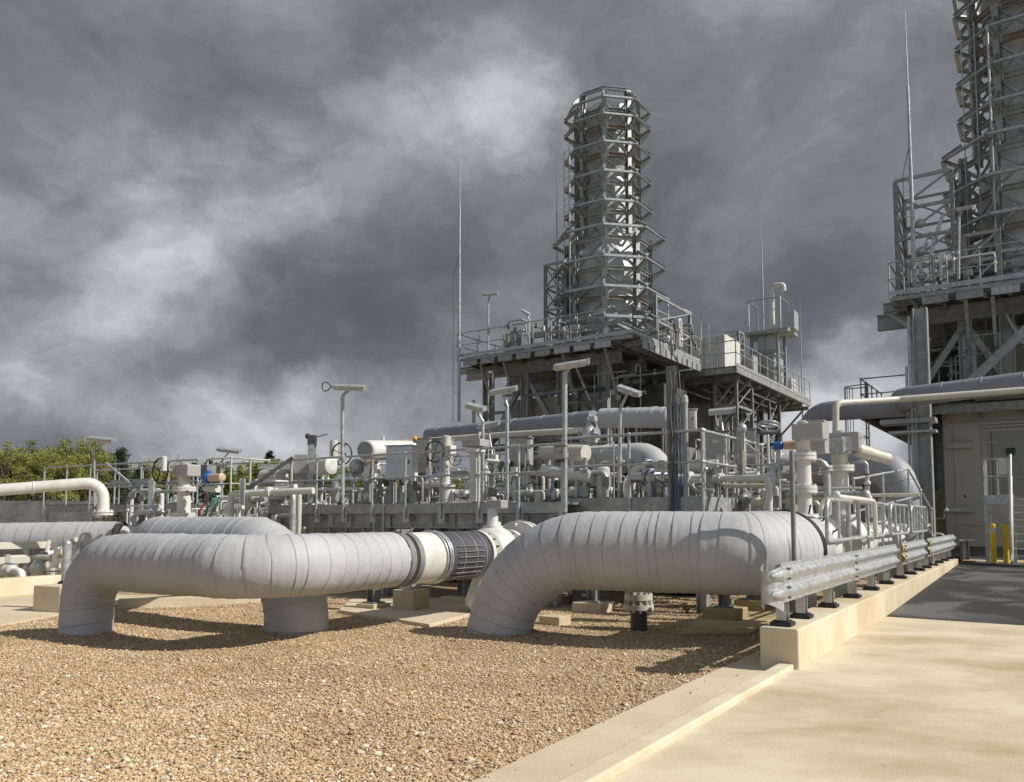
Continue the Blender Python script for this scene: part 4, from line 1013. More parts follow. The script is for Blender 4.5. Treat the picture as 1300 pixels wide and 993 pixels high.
# walkway at mid level and caged ladder
t = Thing('steel_walkway', 'mid-level steel walkway under the right-hand deck beside the grey overhead pipe', 'walkway', C2M, RZ, local=True)
t.add('deck_grating', MB().box(-6.6, .8, 1.6, 12.5, 5.12, 5.2), GALVD)
t.add('edge_beam', MB().beam(V((-6.6, 1.6, 5.05)), V((.8, 1.6, 5.05)), .12, .26, 'I'), GALV)
t.add('edge_beam', MB().beam(V((-6.6, 1.6, 5.05)), V((-6.6, 12.5, 5.05)), .12, .26, 'I'), GALV)
for i in range(7): t.add('cross_beam', MB().beam(V((-6.4+i*1.1, 1.7, 4.9)), V((-6.4+i*1.1, 12.4, 4.9)), .1, .2, 'I'), RUST)
local_rail('handrail of the mid-level walkway on the right', C2M, [(-6.6, 5.6, 5.2), (-6.6, 1.6, 5.2), (-5.2, 1.6, 5.2)], sp=1.0, m=GALV)
local_rail('pale handrail on the landing before the beige casing', C2M, [(-4.2, 1.2, 5.3), (-2.8, 1.2, 5.3), (-2.8, 3, 5.3)], sp=.9, m=GALVL)
q0 = Lw(C2M, -6.6, 2.6, 0)
t = Thing('caged_ladder', 'caged ladder dropping from the mid-level walkway', 'ladder', q0, RZ, local=True)
for s_ in (-.22, .22): t.add('stile', MB().cyl(V((0, s_, .3)), V((0, s_, 6.3)), .025, n=6), GALV)
for i in range(17): t.add('rung', MB().cyl(V((0, -.22, .5+i*.3)), V((0, .22, .5+i*.3)), .014, n=5), GALV)
for z_ in (2.8, 3.6, 4.4, 5.5, 6.2): t.add('cage_hoop', MB().tube([V((-.72*math.sin(PI*k/8), .36*math.cos(PI*k/8), z_)) for k in range(9)], .022, 5), GALV)
for k in (2, 3, 4, 5, 6): t.add('cage_bar', MB().cyl(V((-.72*math.sin(PI*k/8), .36*math.cos(PI*k/8), 2.8)), V((-.72*math.sin(PI*k/8), .36*math.cos(PI*k/8), 6.2)), .014, n=5), GALV)

# beige acoustic building on the right
EC = Q(1203, 26.0, 0); EC.z = -.24
t = Thing('equipment_building', 'beige steel equipment building with grey door and small window', 'building', EC, RZ, local=True)
Z0, Z1 = .78, 4.75
t.o.scale = (1.15, 1.15, 1.15)
w_ = t.add('wall', MB().box(0, 6.5, 0, 5, Z0, Z1), BEIGE, bevel=.02)
t.add('roof_edge', MB().box(-.06, 6.56, -.06, 5.06, Z1+.002, Z1+.1), BEIGE)
for (x_, z_, l_) in ((.1, 4.18, 6.0), (.95, 3.98, 3.2)): t.add('trim_rail', MB().box(x_, x_+l_, -.07, -.003, z_, z_+.07), BEIGE)
for z_ in (1.75, 3.55): t.add('lifting_lug', MB().box(.06, .72, -.12, -.003, z_, z_+.16), BEIGE, bevel=.01)
for x_ in (.27, .95): t.add('seam', MB().box(x_, x_+.02, -.02, -.003, Z0+.2, Z1-.4), BEIGE)
t.add('seam', MB().box(.3, .93, -.021, -.003, 1.38, 1.4), BEIGE)
d_ = t.add('door', MB().box(1.2, 2.15, -.06, -.003, 2.14, 4.05), mat('door_grey_green', (.3, .3, .25), .5, 0, .04, 2), bevel=.01)
t.add('door_window', MB().box(1.52, 1.74, -.075, -.061, 3.3, 3.5), GLASSD, parent=d_)
t.add('handle', MB().tube([V((1.68, -.11, 2.66)), V((1.86, -.11, 2.7)), V((1.98, -.07, 2.64))], .018, 6), GALVL, parent=d_)
t.add('hinge', MB().box(1.08, 1.3, -.09, -.062, 3.65, 3.71), BEIGE, parent=d_)
t.add('door_frame', MB().box(1.13, 1.17, -.04, -.003, 2.1, 4.12).box(2.18, 2.22, -.04, -.003, 2.1, 4.12).box(1.13, 2.22, -.041, -.004, 4.08, 4.14), BEIGE)
t.add('vent_hole', MB().cyl(V((.5, -.015, 2.2)), V((.5, -.003, 2.2)), .03, n=12), BLACK)
t.add('skid_beam', MB().beam(V((0, .1, .63)), V((6.5, .1, .63)), .2, .26, 'I'), GALVD)
for x_ in (.5, 2.1, 4, 6): t.add('support', MB().beam(V((x_, .2, 0)), V((x_, .2, .5)), .25, .25), GALVD)
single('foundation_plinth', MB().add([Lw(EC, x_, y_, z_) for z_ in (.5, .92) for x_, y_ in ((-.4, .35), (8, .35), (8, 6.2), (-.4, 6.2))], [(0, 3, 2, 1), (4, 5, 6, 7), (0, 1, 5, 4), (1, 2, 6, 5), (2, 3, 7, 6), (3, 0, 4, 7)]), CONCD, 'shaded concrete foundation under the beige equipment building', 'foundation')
# landing with steps at its door
LC = Q(1253, 22.7, .345)
t = Thing('access_steps', 'galvanised landing and steps at the beige building door', 'steps', LC, RZ, local=True)
t.o.scale = (1.12, 1.12, 1.1)
t.add('landing', MB().box(0, 1.6, 0, 1.0, 1.66, 1.7), GALVD)
t.add('edge_beam', MB().box(-.03, .62, -.04, -.003, 1.48, 1.72), GALVL); t.add('edge_beam', MB().box(-.05, -.012, -.04, 1.0, 1.48, 1.72), GALVL)
for (x_, y_) in ((0.03, .03), (.6, .03), (.03, .9)): t.add('leg', MB().box(x_-.05, x_+.05, y_-.05, y_+.05, 0, 1.64), GALVL)
t.add('brace', MB().beam(V((.05, .03, 1.3)), V((.6, .03, .9)), .06, .06), GALV)
for (x_, y_) in ((0, 0), (0, .5), (0, .95), (.3, 0), (.55, 0)): t.add('rail_post', MB().cyl(V((x_, y_, 1.5)), V((x_, y_, 2.65)), .022, n=8), GALVL)
for z_ in (2.2, 2.65): t.add('rail', MB().tube(fillet([V((0, .95, z_)), V((0, 0, z_)), V((.58, 0, z_))], .1, 4), .022, 8), GALVL)
t.add('notice', MB().box(.34, .52, -.05, -.03, 2.25, 2.66), WHITE)
for k in range(9): t.add('tread', MB().box(.64, 1.7, -.12-k*.16, .1-k*.16, 1.6-k*.175, 1.63-k*.175), GALVL)
t.add('stringer', MB().beam(V((.6, .05, 1.7)), V((.6, -1.5, .05)), .05, .2), WHITE)
t.add('stair_rail', MB().tube([V((.6, .02, 2.75)), V((.6, -1.4, 1.15)), V((.6, -1.4, .02))], .03, 8), WHITE)
t.add('stair_rail', MB().tube([V((.6, .02, 2.2)), V((.6, -1.4, .6))], .024, 8), WHITE)
for i, (px, lab) in enumerate(((1262, 'yellow bollard with pale band, left of its twin by the steel steps'), (1278, 'yellow bollard tight against the steel steps'))):
    p = G(px, 715, .345)
    t = Thing('bollard', lab, 'bollard', p, 0, 'yellow bollards by the access steps', local=True)
    t.add('tube', MB().cyl(V((0, 0, 0)), V((0, 0, 1.05)), .075, n=16).ball(V((0, 0, 1.05)), .075, 16, .5), YEL)
    t.add('band', MB().lathe(V((0, 0, .85)), UP, [(0, .077), (.12, .077)], 16), CREAM if i == 0 else YEL)
p = G(1240, 712, .345); t = Thing('support_stub', 'dark stub support beneath the beige building edge', 'support', p, 0, local=True)
t.add('post', MB().beam(V((0, .6, 0)), V((0, .6, .55)), .18, .18, 'I', up=V((1, 0, 0))), GALV)
t.add('cap_plate', MB().box(-.25, .25, .45, .75, .55, .6), GALV)
# the tall steel column that carries the overhead pipes
p = Q(1180, 20.6, 0)
t = Thing('pipe_column', 'tall steel column carrying the grey overhead pipes on the right', 'column', p, RZ, local=True)
t.add('column', MB().beam(V((0, 0, .1)), V((0, 0, 7.1)), .34, .34, 'I', up=V((1, 0, 0))), GALV)
t.add('conduit', MB().cyl(V((-.26, -.1, .1)), V((-.26, -.1, 6.9)), .045, n=8), GALVL)
t.add('conduit', MB().cyl(V((-.36, -.05, .1)), V((-.36, -.05, 5.6)), .03, n=8), GALVL)
t.add('bracket', MB().box(-1.0, .3, -.35, .2, 4.05, 4.17), GALV); t.add('bracket', MB().box(-.8, .3, -.3, .2, 3.8, 3.86), GALVL)
t.add('base_plate', MB().box(-.3, .3, -.3, .3, .02, .1), GALVD)
# ============================================================ process pipework
def pipe(lab, pts, r, m, R=None, flanges=(), name='pipe', cat='pipe', n=16, ends=False, group=None, extra=None, bands=0):
    pts = [V(p) for p in pts]
    path = fillet(pts, R if R is not None else r*3, 6) if len(pts) > 2 else pts
    t = Thing(name, lab, cat, V((pts[0].x, pts[0].y, min(p.z for p in pts))), 0, group)
    t.add('run', MB().tube(path, r, n), m)
    for f in flanges:
        p, d = at_path(path, f); mb = MB(); flange(mb, p-d*r*.22, d, r*1.65, r*.3, 8, r*.12); flange(mb, p+d*r*.22, d, r*1.65, r*.3, 8, r*.12)
        t.add('flange', mb, m)
    for i in range(bands):
        p, d = at_path(path, (i+.5)/bands); t.add('joint_band', MB().torus(p, d, r, .012, 20, 5), m)
    return t
def handwheel(mb_t, c, axis, R, m=BLACK, parent=None, spokes=4, name='handwheel'):
    d, a, b = frame_of(V(axis)); c = V(c); mb = MB().torus(c, d, R, R*.07, 24, 6)
    for i in range(spokes):
        th = PI*2*i/spokes+.4; mb.beam(c, c+(a*math.cos(th)+b*math.sin(th))*R, R*.1, R*.06)
    mb.cyl(c-d*R*.6, c+d*R*.12, R*.12, n=8); return mb_t.add(name, mb, m, parent=parent)
def valve(lab, c, axis, r, stem_top, sr, box=(.5, .3, .26), studs=True, wheel=None, flz=(), base=0.0, boxm=BOXG, bodym=WHITE, cat='valve'):
    """trunnion ball valve: body with end flanges, extended bonnet, gearbox"""
    c = V(c); t = Thing('ball_valve', lab, cat, V((c.x, c.y, base))); ax = V(axis).normalized(); d, a, b = frame_of(ax)
    prof = [(-r*1.25, r*.62), (-r*1.25, r*.98), (-r*1.05, r*.98), (-r*1.05, r*.66), (-r*.85, r*.72), (-r*.6, r*.98), (-r*.3, r*1.12), (0, r*1.17), (r*.3, r*1.12), (r*.6, r*.98), (r*.85, r*.72), (r*1.05, r*.66), (r*1.05, r*.98), (r*1.25, r*.98), (r*1.25, r*.62)]
    bd = t.add('body', MB().lathe(c, ax, prof, 36), bodym)
    if studs:
        mb = MB()
        for s_ in (-1, 1):
            for i in range(16):
                th = 2*PI*i/16; q = c+ax*s_*r*.8+(a*math.cos(th)+b*math.sin(th))*r*.88
                mb.cyl(q-ax*r*.3, q+ax*r*.3, r*.03, n=6)
        t.add('stud_bolts', mb, BLACK, parent=bd)
        t.add('lifting_lug', MB().obox(c+ax*r*.45+b*r*1.15, ax*r*.12, a*r*.03, b*r*.16), bodym, parent=bd)
    top = c+UP*r*1.1; h = stem_top-top.z
    t.add('bonnet', MB().lathe(top-UP*.1, UP, [(0, sr*1.9), (.12, sr*1.9), (.12, sr*1.2), (.2, sr*1.05), (h+.1, sr)], 24), bodym)
    for z_ in flz:
        mb = MB(); flange(mb, V((c.x, c.y, z_)), UP, sr*1.8, .05, 10, .014); flange(mb, V((c.x, c.y, z_+.056)), UP, sr*1.8, .05, 10, .014); t.add('flange', mb, bodym)
    w_, dd, hh = box; o = V((c.x, c.y, stem_top+hh/2))
    gb = t.add('gearbox', MB().obox(o+B*.1, B*w_/2, A*dd/2, UP*hh/2), boxm, bevel=.02)
    t.add('gearbox_cap', MB().lathe(o+UP*hh/2, UP, [(0, sr*.8), (.03, sr*.8), (.06, sr*.4)], 12), boxm, parent=gb)
    t.add('foot', MB().beam(V((c.x, c.y, base)), c-UP*r*.9, r*.5, r*.4), bodym)
    if wheel:
        wa, wr, woff = wheel; q = o+V(woff); handwheel(t, q, wa, wr)
        t.add('input_shaft', MB().cyl(o+V(woff)*.2, q, sr*.3, n=10), boxm)
    return t
# right-hand line: valves after the big clamp
v1 = gpt(C3, z3)+A*2.15
t = valve('big white ball valve right behind the large clamped pipe', v1, A, .43, 2.72, .1, (.44, .34, .24), flz=(1.98, 2.46))
for i in range(4):
    th = .5+i*.42; q = v1+V((-.1, -.1, 0))+B*(.49*math.cos(th))+UP*(.48*math.sin(th)); t.add('grease_fitting', MB().cyl(q, q+B*.14*math.cos(th)+UP*.16*math.sin(th), .014, n=6), BLACK)
lc = v1+A*.2
single('terminal_box', MB().obox(Q(1033, 12.4, 2.85), B*.2, A*.14, UP*.26), BOXG, 'square grey terminal box behind the first tall valve stem', 'box', bevel=.015)
v2s = ptb(1067, -3.0, 1.16); v2 = v2s.copy()
t = valve('second white ball valve with grey bonnet beside the looped barrier', v2s, A, .43, 2.75, .135, (.52, .4, .3), flz=(1.92, 2.42))
q = v2s+UP*1.65; t.add('actuator_cylinder', MB().lathe(q+B*.25+V((0, 0, -.05)), (B*.6+A*.8+UP*-.2), [(0, .08), (.04, .12), (.3, .12), (.32, .1), (.72, .1), (.75, .06)], 20), CREAM)
t.add('spring_can', MB().obox(q-B*.02+A*-.25, B*.16, A*.08, UP*.13), GALVL, bevel=.02)
t.add('amber_cap', MB().cyl(q+V((-.02, 0, .16)), q+V((-.02, 0, .28)), .045), ORANGE)
for k in range(7): t.add('coil_fin', MB().beam(q+V((-.1+k*.05, -.3, -.08)), q+V((-.06+k*.05, -.3, .16)), .012, .05), GALVL)
pipe('white pipe run leading from the second valve to the big elbow', [v2+A*.6, v2+A*3.0], .33, WHITE, bands=3)
t = valve('third white ball valve low down beside the looped barriers', ptb(1118, -3.1, 1.1), A, .4, 1.8, .08, (.3, .25, .16))
single('pressure_bulb', MB().lathe(ptb(1091, -2.75, 1.35)-B*.2, B, [(0, .01), (.05, .05), (.12, .1), (.26, .11), (.34, .07), (.4, .02)], 20), CREAM, 'cream teardrop shaped actuator bulb inside the nearest looped barrier', 'actuator')
single('pressure_bulb', MB().lathe(ptb(1143, -2.75, 1.36)-B*.2, B, [(0, .01), (.05, .05), (.12, .1), (.26, .11), (.34, .07), (.4, .02)], 20), CREAM, 'cream teardrop shaped actuator bulb inside the second looped barrier', 'actuator')
single('gear_disc', MB().lathe(Q(1046, 11.6, 1.42), A*-1+B*.3, [(0, .2), (.03, .2), (.04, .1), (.1, .08)], 24), GALVL, 'round grey gear disc on the side of the big white valve', 'gear')
t = Thing('bent_pipe', 'white crossover pipe looping over the white valve bodies', 'pipe', Q(1060, 11.8, 1.6))
t.add('run', MB().tube(fillet([Q(1040, 11.6, 1.5), Q(1044, 11.6, 1.86), Q(1064, 11.4, 1.9), Q(1110, 12.4, 1.86), Q(1112, 12.6, 1.3)], .14, 5), .034, 12), WHITE)
t.add('valve', MB().ball(Q(1062, 11.45, 1.93), .055), WHITE)
# blue actuator near (988, 565)
t = Thing('valve_actuator', 'blue and tan valve actuator beside the first tall stem', 'actuator', Q(988, 13, 2.6))
q = P(988, 566, 13); t.add('housing', MB().lathe(q-B*.08, B, [(0, .04), (.02, .07), (.14, .07), (.16, .05)], 16), BLUE); t.add('cylinder', MB().lathe(q+B*.1, B, [(0, .07), (.22, .08), (.24, .04)], 16), ORANGE)
t.add('stem', MB().cyl(q, q-UP*1.2, .03, n=8), GALVL); t.add('coil', MB().torus(q+V((-.15, 0, .3)), V((.2, .2, 1)), .17, .014, 24, 6).torus(q+V((-.15, 0, .36)), V((.1, .2, 1)), .15, .018, 24, 6), GALVL)
# overhead and big pipes on the right
pipe('grey lagged overhead pipe bending down beside the lower deck end', [P(1024, 640, 23.5), P(1024, 524, 23.5), P(1140, 516, 21.5), P(1180, 514, 21.2)], .29, WRAPD, R=.7, bands=5, n=24)
pipe('blue-grey lagged pipe running right to the equipment building', [P(1330, 482, 17.8), P(1141, 505, 20.0), P(1141, 505, 20.0)+A*3], .25, WRAPD, R=.45, bands=7, n=24)
pipe('thin cream pipe carried below the right overhead pipe', [P(1061, 556, 16), P(1061, 512, 16), P(1140, 507, 16.6), P(1330, 493, 15.6)], .065, CREAM, R=.15)
bp = P(1143, 594, 18.6)
pipe('very large grey lagged pipe turning down beside the tall column', [P(1030, 592, 21.2), bp, V((bp.x, bp.y, .2))], .43, mat('lagging_midgrey', (.36, .365, .39), .5, .05, .06, 1.5, .15, 12), R=.75, bands=6, n=32)
# middle overhead
a_ = P(850, 530, 17.3); b_ = P(763, 531, 18.3)
t = Thing('wrapped_pipe', 'short pale wrapped pipe length high above the middle platform', 'pipe', V((a_.x, a_.y, a_.z-.3)))
t.add('wrapping', wrapped([a_, b_], .225, 11, n=32, d=.03), WRAP)
pipe('long blue-grey overhead pipe running left from the short wrapped length', [P(754, 533, 18.5), P(545, 553, 23.4)], .225, WRAPD, bands=6, n=24)
pipe('thin cream pipe hung beneath the long overhead pipe', [P(742, 546, 17.6), P(640, 552, 18.8), P(505, 562, 21)], .07, CREAM, R=.2, flanges=(.5,))
t = valve('small flanged valve in the gap of the overhead pipe', P(748, 543, 17.6)-UP*.15, B, .16, P(748, 536, 17.6).z, .05, (.16, .16, .12), base=2.0, bodym=GALVL, studs=False)
pipe('fat grey lagged pipe with downward elbow over the middle platform', [P(700, 586, 17.6), P(838, 579, 15.6), V((P(838, 579, 15.6).x, 15.6, 1.2))], .29, WRAP, R=.5, bands=4, n=28)
pipe('cream pipe stub pointing right in front of the fat lagged pipe', [P(690, 574, 16.2), P(744, 575, 15.4)], .16, CREAM, n=20)
pipe('second cream pipe stub below the first on the middle platform', [P(690, 597, 15.8), P(752, 606, 15.0)], .12, WHITE, n=20)
pipe('shiny stainless elbow rising from the middle platform deck', [P(797, 636, 14.9), P(797, 606, 14.9), P(862, 607, 14.1)], .1, STAIN, R=.16, n=20, flanges=(.55, .7, .85))
pipe('white flanged pipe continuing the stainless elbow to the right', [P(862, 608, 14.2), P(892, 608, 13.9)], .08, WHITE, flanges=(.5,))
single('sample_cylinder', MB().lathe(P(766, 632, 15.0), UP, [(0, .13), (.55, .13), (.6, .08)], 20), CREAM, 'stubby cream vertical cylinder on the middle platform', 'cylinder')
single('white_standpipe', MB().lathe(Q(603, 15.2, 1.9), UP, [(0, .1), (0.02, .1), (.95, .1), (.95, .2), (1.02, .2), (1.02, .12), (1.05, .12)], 20), WHITE, 'bright white vertical standpipe on the left platform', 'standpipe')
single('actuator_hood', MB().obox(Q(604, 15.2, 3.02), B*.22, A*.16, UP*.07), BOXG, 'flat grey hood on top of the white standpipe', 'hood', bevel=.015)
pipe('long cream header pipe just above the left platform deck', [P(622, 628, 16.5), P(750, 628, 15.3)], .07, CREAM, flanges=(.3, .7))
pipe('cream header pipe low behind the left platform railing', [P(345, 622, 19.5), P(475, 623, 18.5)], .07, WHITE, flanges=(.4,))
pipe('white right-angled pipe over the far railing near the valve stairs', [P(906, 608, 13.6), P(976, 607, 12.7), P(976, 640, 12.7)-UP*.2], .06, WHITE, R=.1, flanges=(.1,))
pipe('thinner white pipe parallel below the right-angled one', [P(922, 617, 13.8), P(986, 617, 13.0), P(986, 650, 13.0)], .04, CREAM, R=.08)
# ------------- far left
pipe('white overhead pipe ending in a flanged down elbow at the far left', [P(-90, 629, 16.2), P(131, 612, 17.4), P(131, 655, 17.4)], .125, WHITE, R=.38, flanges=(.985,), n=20, bands=3)
a_ = P(-120, 688, 18.5); b_ = P(152, 684, 18.5)
t = Thing('wrapped_pipe', 'far left grey wrapped pipe behind the double crash rail', 'pipe', V((a_.x, a_.y, a_.z-.4)))
t.add('wrapping', wrapped([a_, b_], .4, 21, n=40, d=.025, pitch=.34), WRAP)
t.add('clamp_band', MB().torus(b_+V((.03, 0, 0)), V((1, 0, 0)), .4, .03, 32, 8), BLACK); t.add('neck', MB().lathe(b_, V((1, 0, 0)), [(0, .3), (.9, .3)], 28), WHITE)
t.add('bolt_clamp', MB().lathe(b_+V((.05, -.35, .1)), V((.5, -.2, .8)), [(0, .06), (.3, .08), (.32, .03)], 10), GALVD)
single('boundary_wall', MB().beam(P(-160, 656, 34)-UP*.6, P(118, 657, 34)-UP*.6, .2, 2.6), GALVD, 'plain grey boundary panel wall at the far left below the trees', 'wall')
t = valve('white valve stem with grey gearbox and black handwheel at the left', Q(232, 17.6, 1.0), B, .42, 2.5, .14, (.5, .34, .26), wheel=((-.6, -1, 0), .27, (-.5, -.1, .0)), flz=(1.62, 2.2), studs=False)
t.add('gearbox_extension', MB().obox(Q(259, 18.0, 2.66), B*.28, A*.12, UP*.12), GALVD)
single('white_cylinder', MB().lathe(Q(208, 17.3, 2.62), UP, [(0, .06), (.3, .06), (.32, .03)], 14), WHITE, 'small white upright cylinder over the left handwheel', 'cylinder')
t = Thing('valve_actuator', 'blue actuator with cream cylinders beside the left gearbox', 'actuator', Q(266, 17.2, 1.6))
q = P(264, 607, 17.2); t.add('housing', MB().ball(q, .13, 14).cyl(q-UP*.04, q+UP*.16, .08), BLUE); t.add('cylinder', MB().lathe(q+B*.1, B, [(0, .09), (.4, .09), (.42, .05)], 16), ORANGE)
q2 = P(266, 621, 17.2); t.add('cylinder', MB().lathe(q2-B*.12, B, [(0, .08), (.42, .08)], 16), WHITE)
t.add('stand', MB().cyl(V((q.x, q.y, 1.3)), q, .03, n=8), GALVL)
for i in range(3): t.add('hose', MB().tube(fillet([q2+V((.1*i-.1, -.05, -.05)), q2+V((.12*i, -.1, -.25)), q2+V((-.15+.14*i, -.1, -.45)), q2+V((-.2+.1*i, -.05, -.7))], .08, 3), .018, 6), (RED, GREEN, GREEN)[i])
pipe('white small-bore pipe with upright left end behind the back wrapped pipe', [P(293, 664, 16.8), P(293, 627, 16.8), P(398, 623, 16.2)], .07, WHITE, R=.12, flanges=(.6,))
pipe('low white hooked pipe beside the upright steel post', [P(303, 660, 16.5), P(303, 644, 16.5), P(309, 644, 16.4)], .04, WHITE, R=.06)
single('steel_post', MB().beam(Q(308, 16.6, .2), Q(308, 16.6, 2.42), .1, .1, 'I', up=V((1, 0, 0))), GALVL, 'square galvanised post behind the back wrapped pipe', 'post')
single('diagonal_stay', MB().beam(P(309, 625, 17), P(372, 581, 17.2), .05, .08), DARK, 'dark diagonal stay rising toward the actuator cluster', 'stay')
# ------------- actuators and tanks on the left platform
t = Thing('actuator_tower', 'upright actuator frame with sensor head at the left end of the platform', 'actuator', Q(395, 18.2, 1.92))
b0 = Q(395, 18.2, 1.92)
t.add('column', MB().beam(b0, b0+UP*1.35, .14, .2, 'I'), GALVL); t.add('side_box', MB().obox(b0+V((-.22, 0, .9)), V((.16, 0, 0)), V((0, .12, 0)), UP*.22), BOXG, bevel=.01)
t.add('cylinder', MB().lathe(b0+V((.1, -.1, .85)), B, [(0, .16), (.02, .2), (.55, .2), (.58, .12)], 20), WHITE)
t.add('sensor_head', MB().obox(b0+UP*1.45, V((.09, 0, 0)), V((0, .08, 0)), UP*.12).ball(b0+V((-.1, 0, 1.55)), .07).cyl(b0+V((0, 0, 1.5)), b0+V((.35, 0, 1.6)), .012), DARK)
handwheel(t, b0+V((.35, -.25, .82)), V((.2, -1, 0)), .14); handwheel(t, b0+V((.75, -.3, 1.12)), V((-.3, -1, 0)), .25)
t.add('dome', MB().lathe(b0+V((.5, 0, 1.0)), UP, [(0, .1), (.35, .1), (.45, .09)], 14), CREAM)
t.add('elbow', MB().tube(fillet([b0+V((.55, 0, 0)), b0+V((.55, 0, .6)), b0+V((.95, 0, .6))], .15, 4), .09, 12), GALVL)
t.add('bulb', MB().ball(b0+V((1.0, .2, .85)), .2), GALVL)
t = Thing('gate_valve', 'silvery valve cluster left of the platform end post', 'valve', Q(350, 18.8, 1.0))
b0 = Q(350, 18.8, 1.3)
t.add('body', MB().lathe(b0, UP, [(0, .26), (.1, .36), (.15, .36), (.2, .2), (.7, .18), (.72, .3), (.8, .3)], 20), WHITE)
t.add('yoke', MB().obox(b0+UP*.95, V((.4, 0, 0)), V((0, .16, 0)), UP*.14), BOXG, bevel=.02); t.add('cylinder', MB().lathe(b0+V((-.3, -.1, 1.25)), B, [(0, .14), (.02, .17), (.62, .17), (.64, .1)], 18), CREAM)
t.add('ribbed_cover', MB().obox(b0+V((-.05, .1, 1.5)), V((.4, 0, 0)), V((0, .14, 0)), UP*.06), GALVL)
t.add('cylinder', MB().lathe(b0+V((.1, .1, 1.15)), UP, [(0, .14), (.3, .14), (.34, .06)], 14), WHITE)
ta, tb = P(464, 572, 18.0), P(523, 571, 20.2)
t = Thing('horizontal_tank', 'white horizontal cylinder vessel above the left platform railing', 'vessel', V((ta.x, ta.y, 1.92)))
d = (tb-ta); t.add('shell', MB().lathe(ta, d, [(0, .19), (.03, .235), (d.length-.1, .235), (d.length, .18)], 28), WHITE)
t.add('end_disc', MB().lathe(ta-d.normalized()*.012, d, [(0, .2), (.012, .2)], 24), GALV)
t.add('nozzle', MB().cyl(ta+d*.35+UP*.23, ta+d*.35+UP*.34, .035), WHITE) 
t.add('leg', MB().beam(V((ta.x, ta.y+.2, 1.92)), ta+V((0, .2, -.2)), .12, .12), GALV)
t.add('saddle', MB().lathe(ta+V((.05, -.1, -.28)), B, [(0, .05), (.3, .05)], 10), ORANGE)
def cabinet(lab, px0, px1, y0, y1, Y, m=BOXG, dpt=.35, legs=True, zb=1.92, lock=True):
    a_, b_ = P(px0, y1, Y), P(px1, y1, Y); zt = P(px0, y0, Y).z; zl = a_.z; c = V(((a_.x+b_.x)/2, Y, 0)); w_ = (b_.x-a_.x)
    t = Thing('control_cabinet', lab, 'cabinet', V((c.x, c.y, zb if legs else zl)), RZ+.3, 'field cabinets', local=True); z0 = zl-(zb if legs else zl); H = zt-zl
    bd = t.add('casing', MB().box(-w_/2, w_/2, 0, dpt, z0, z0+H), m, bevel=.01)
    d_ = t.add('door', MB().box(-w_/2+.02, w_/2-.02, -.02, -.003, z0+.02, z0+H-.02), m, bevel=.005)
    t.add('lock', MB().box(w_/2-.07, w_/2-.05, -.035, -.021, z0+H*.45, z0+H*.58), BLACK, parent=d_)
    t.add('rain_lip', MB().box(-w_/2-.02, w_/2+.02, -.05, dpt+.02, z0+H, z0+H+.015), m)
    for k_ in range(3): t.add('cable_gland', MB().cyl(V((-w_*.25+k_*w_*.22, dpt*.4, z0-.05)), V((-w_*.25+k_*w_*.22, dpt*.4, z0)), .018, n=8), BLACK)
    t.add('rating_plate', MB().box(-w_*.2, w_*.05, -.026, -.021, z0+H*.7, z0+H*.78), WHITE, parent=d_)
    if legs:
        t.add('cable', MB().tube(fillet([V((0, dpt*.4, z0-.04)), V((0, dpt*.4, z0-.25)), V((.15, dpt*.5, max(.02, z0-.5)))], .08, 3), .012, 6), BLACK)
        for s_ in (-1, 1): t.add('leg', MB().box(s_*w_*.4-.02, s_*w_*.4+.02, .1, .14, 0, z0), GALV)
    return t
cabinet('brushed steel cabinet right of the white cylinder vessel', 488, 524, 566, 609, 17.3, STAIN)
cabinet('tall beige cabinet behind the railing near the steel cabinet', 527, 547, 557, 617, 18.2, CREAM)
cabinet('grey cabinet with handwheel in front, right of the beige one', 546, 569, 557, 593, 17.6)
cabinet('square grey cabinet under the tilted floodlight', 640, 672, 555, 590, 16.4)
cabinet('small grey junction box on the curved floodlight pole', 703, 718, 566, 583, 13.5, legs=False, dpt=.12)
cabinet('grey double cabinet behind the corner of the middle platform', 896, 926, 548, 596, 15.2)
cabinet('narrow white box on the cable riser post', 874, 884, 520, 545, 13.6, WHITE, .15, False)
cabinet('large dull cabinet behind the first tall valve stem', 935, 960, 545, 590, 17.5, BOXG)
cabinet('grey cabinet low between the left platform columns', 372, 392, 600, 632, 18.8, BOXG)
cabinet('squat grey cabinet behind the fat lagged pipe', 725, 750, 600, 628, 16.6, GALVD)
t = Thing('gate_valve', 'valve with big black handwheel in front of the grey cabinet', 'valve', Q(562, 16.6, 1.92))
b0 = Q(566, 16.6, 1.92); t.add('body', MB().lathe(b0, UP, [(0, .12), (.3, .14), (.32, .2), (.38, .2), (.4, .08), (1.0, .06)], 16), WHITE); t.add('head', MB().obox(b0+UP*1.08, B*.2, A*.1, UP*.1), WHITE, bevel=.02)
t.add('dome', MB().lathe(b0+UP*1.1, UP, [(0, .1), (.28, .1), (.3, .05)], 16), CREAM); handwheel(t, b0+V((-.22, -.15, 1.05)), V((-.5, -1, 0)), .22); handwheel(t, b0+V((.2, -.15, .88)), V((.2, -1, 0)), .12)
t = Thing('beacon', 'small amber beacon on top of the beige cabinet', 'beacon', P(526.5, 562, 17.9)); t.add('base', MB().cyl(P(526.5, 562, 17.9), P(526.5, 562, 17.9)+UP*.05, .035), BLACK); t.add('dome', MB().ball(P(526.5, 562, 17.9)+UP*.09, .06), mat('amber_plastic', (.7, .4, .05), .2, 0, .02, 5))
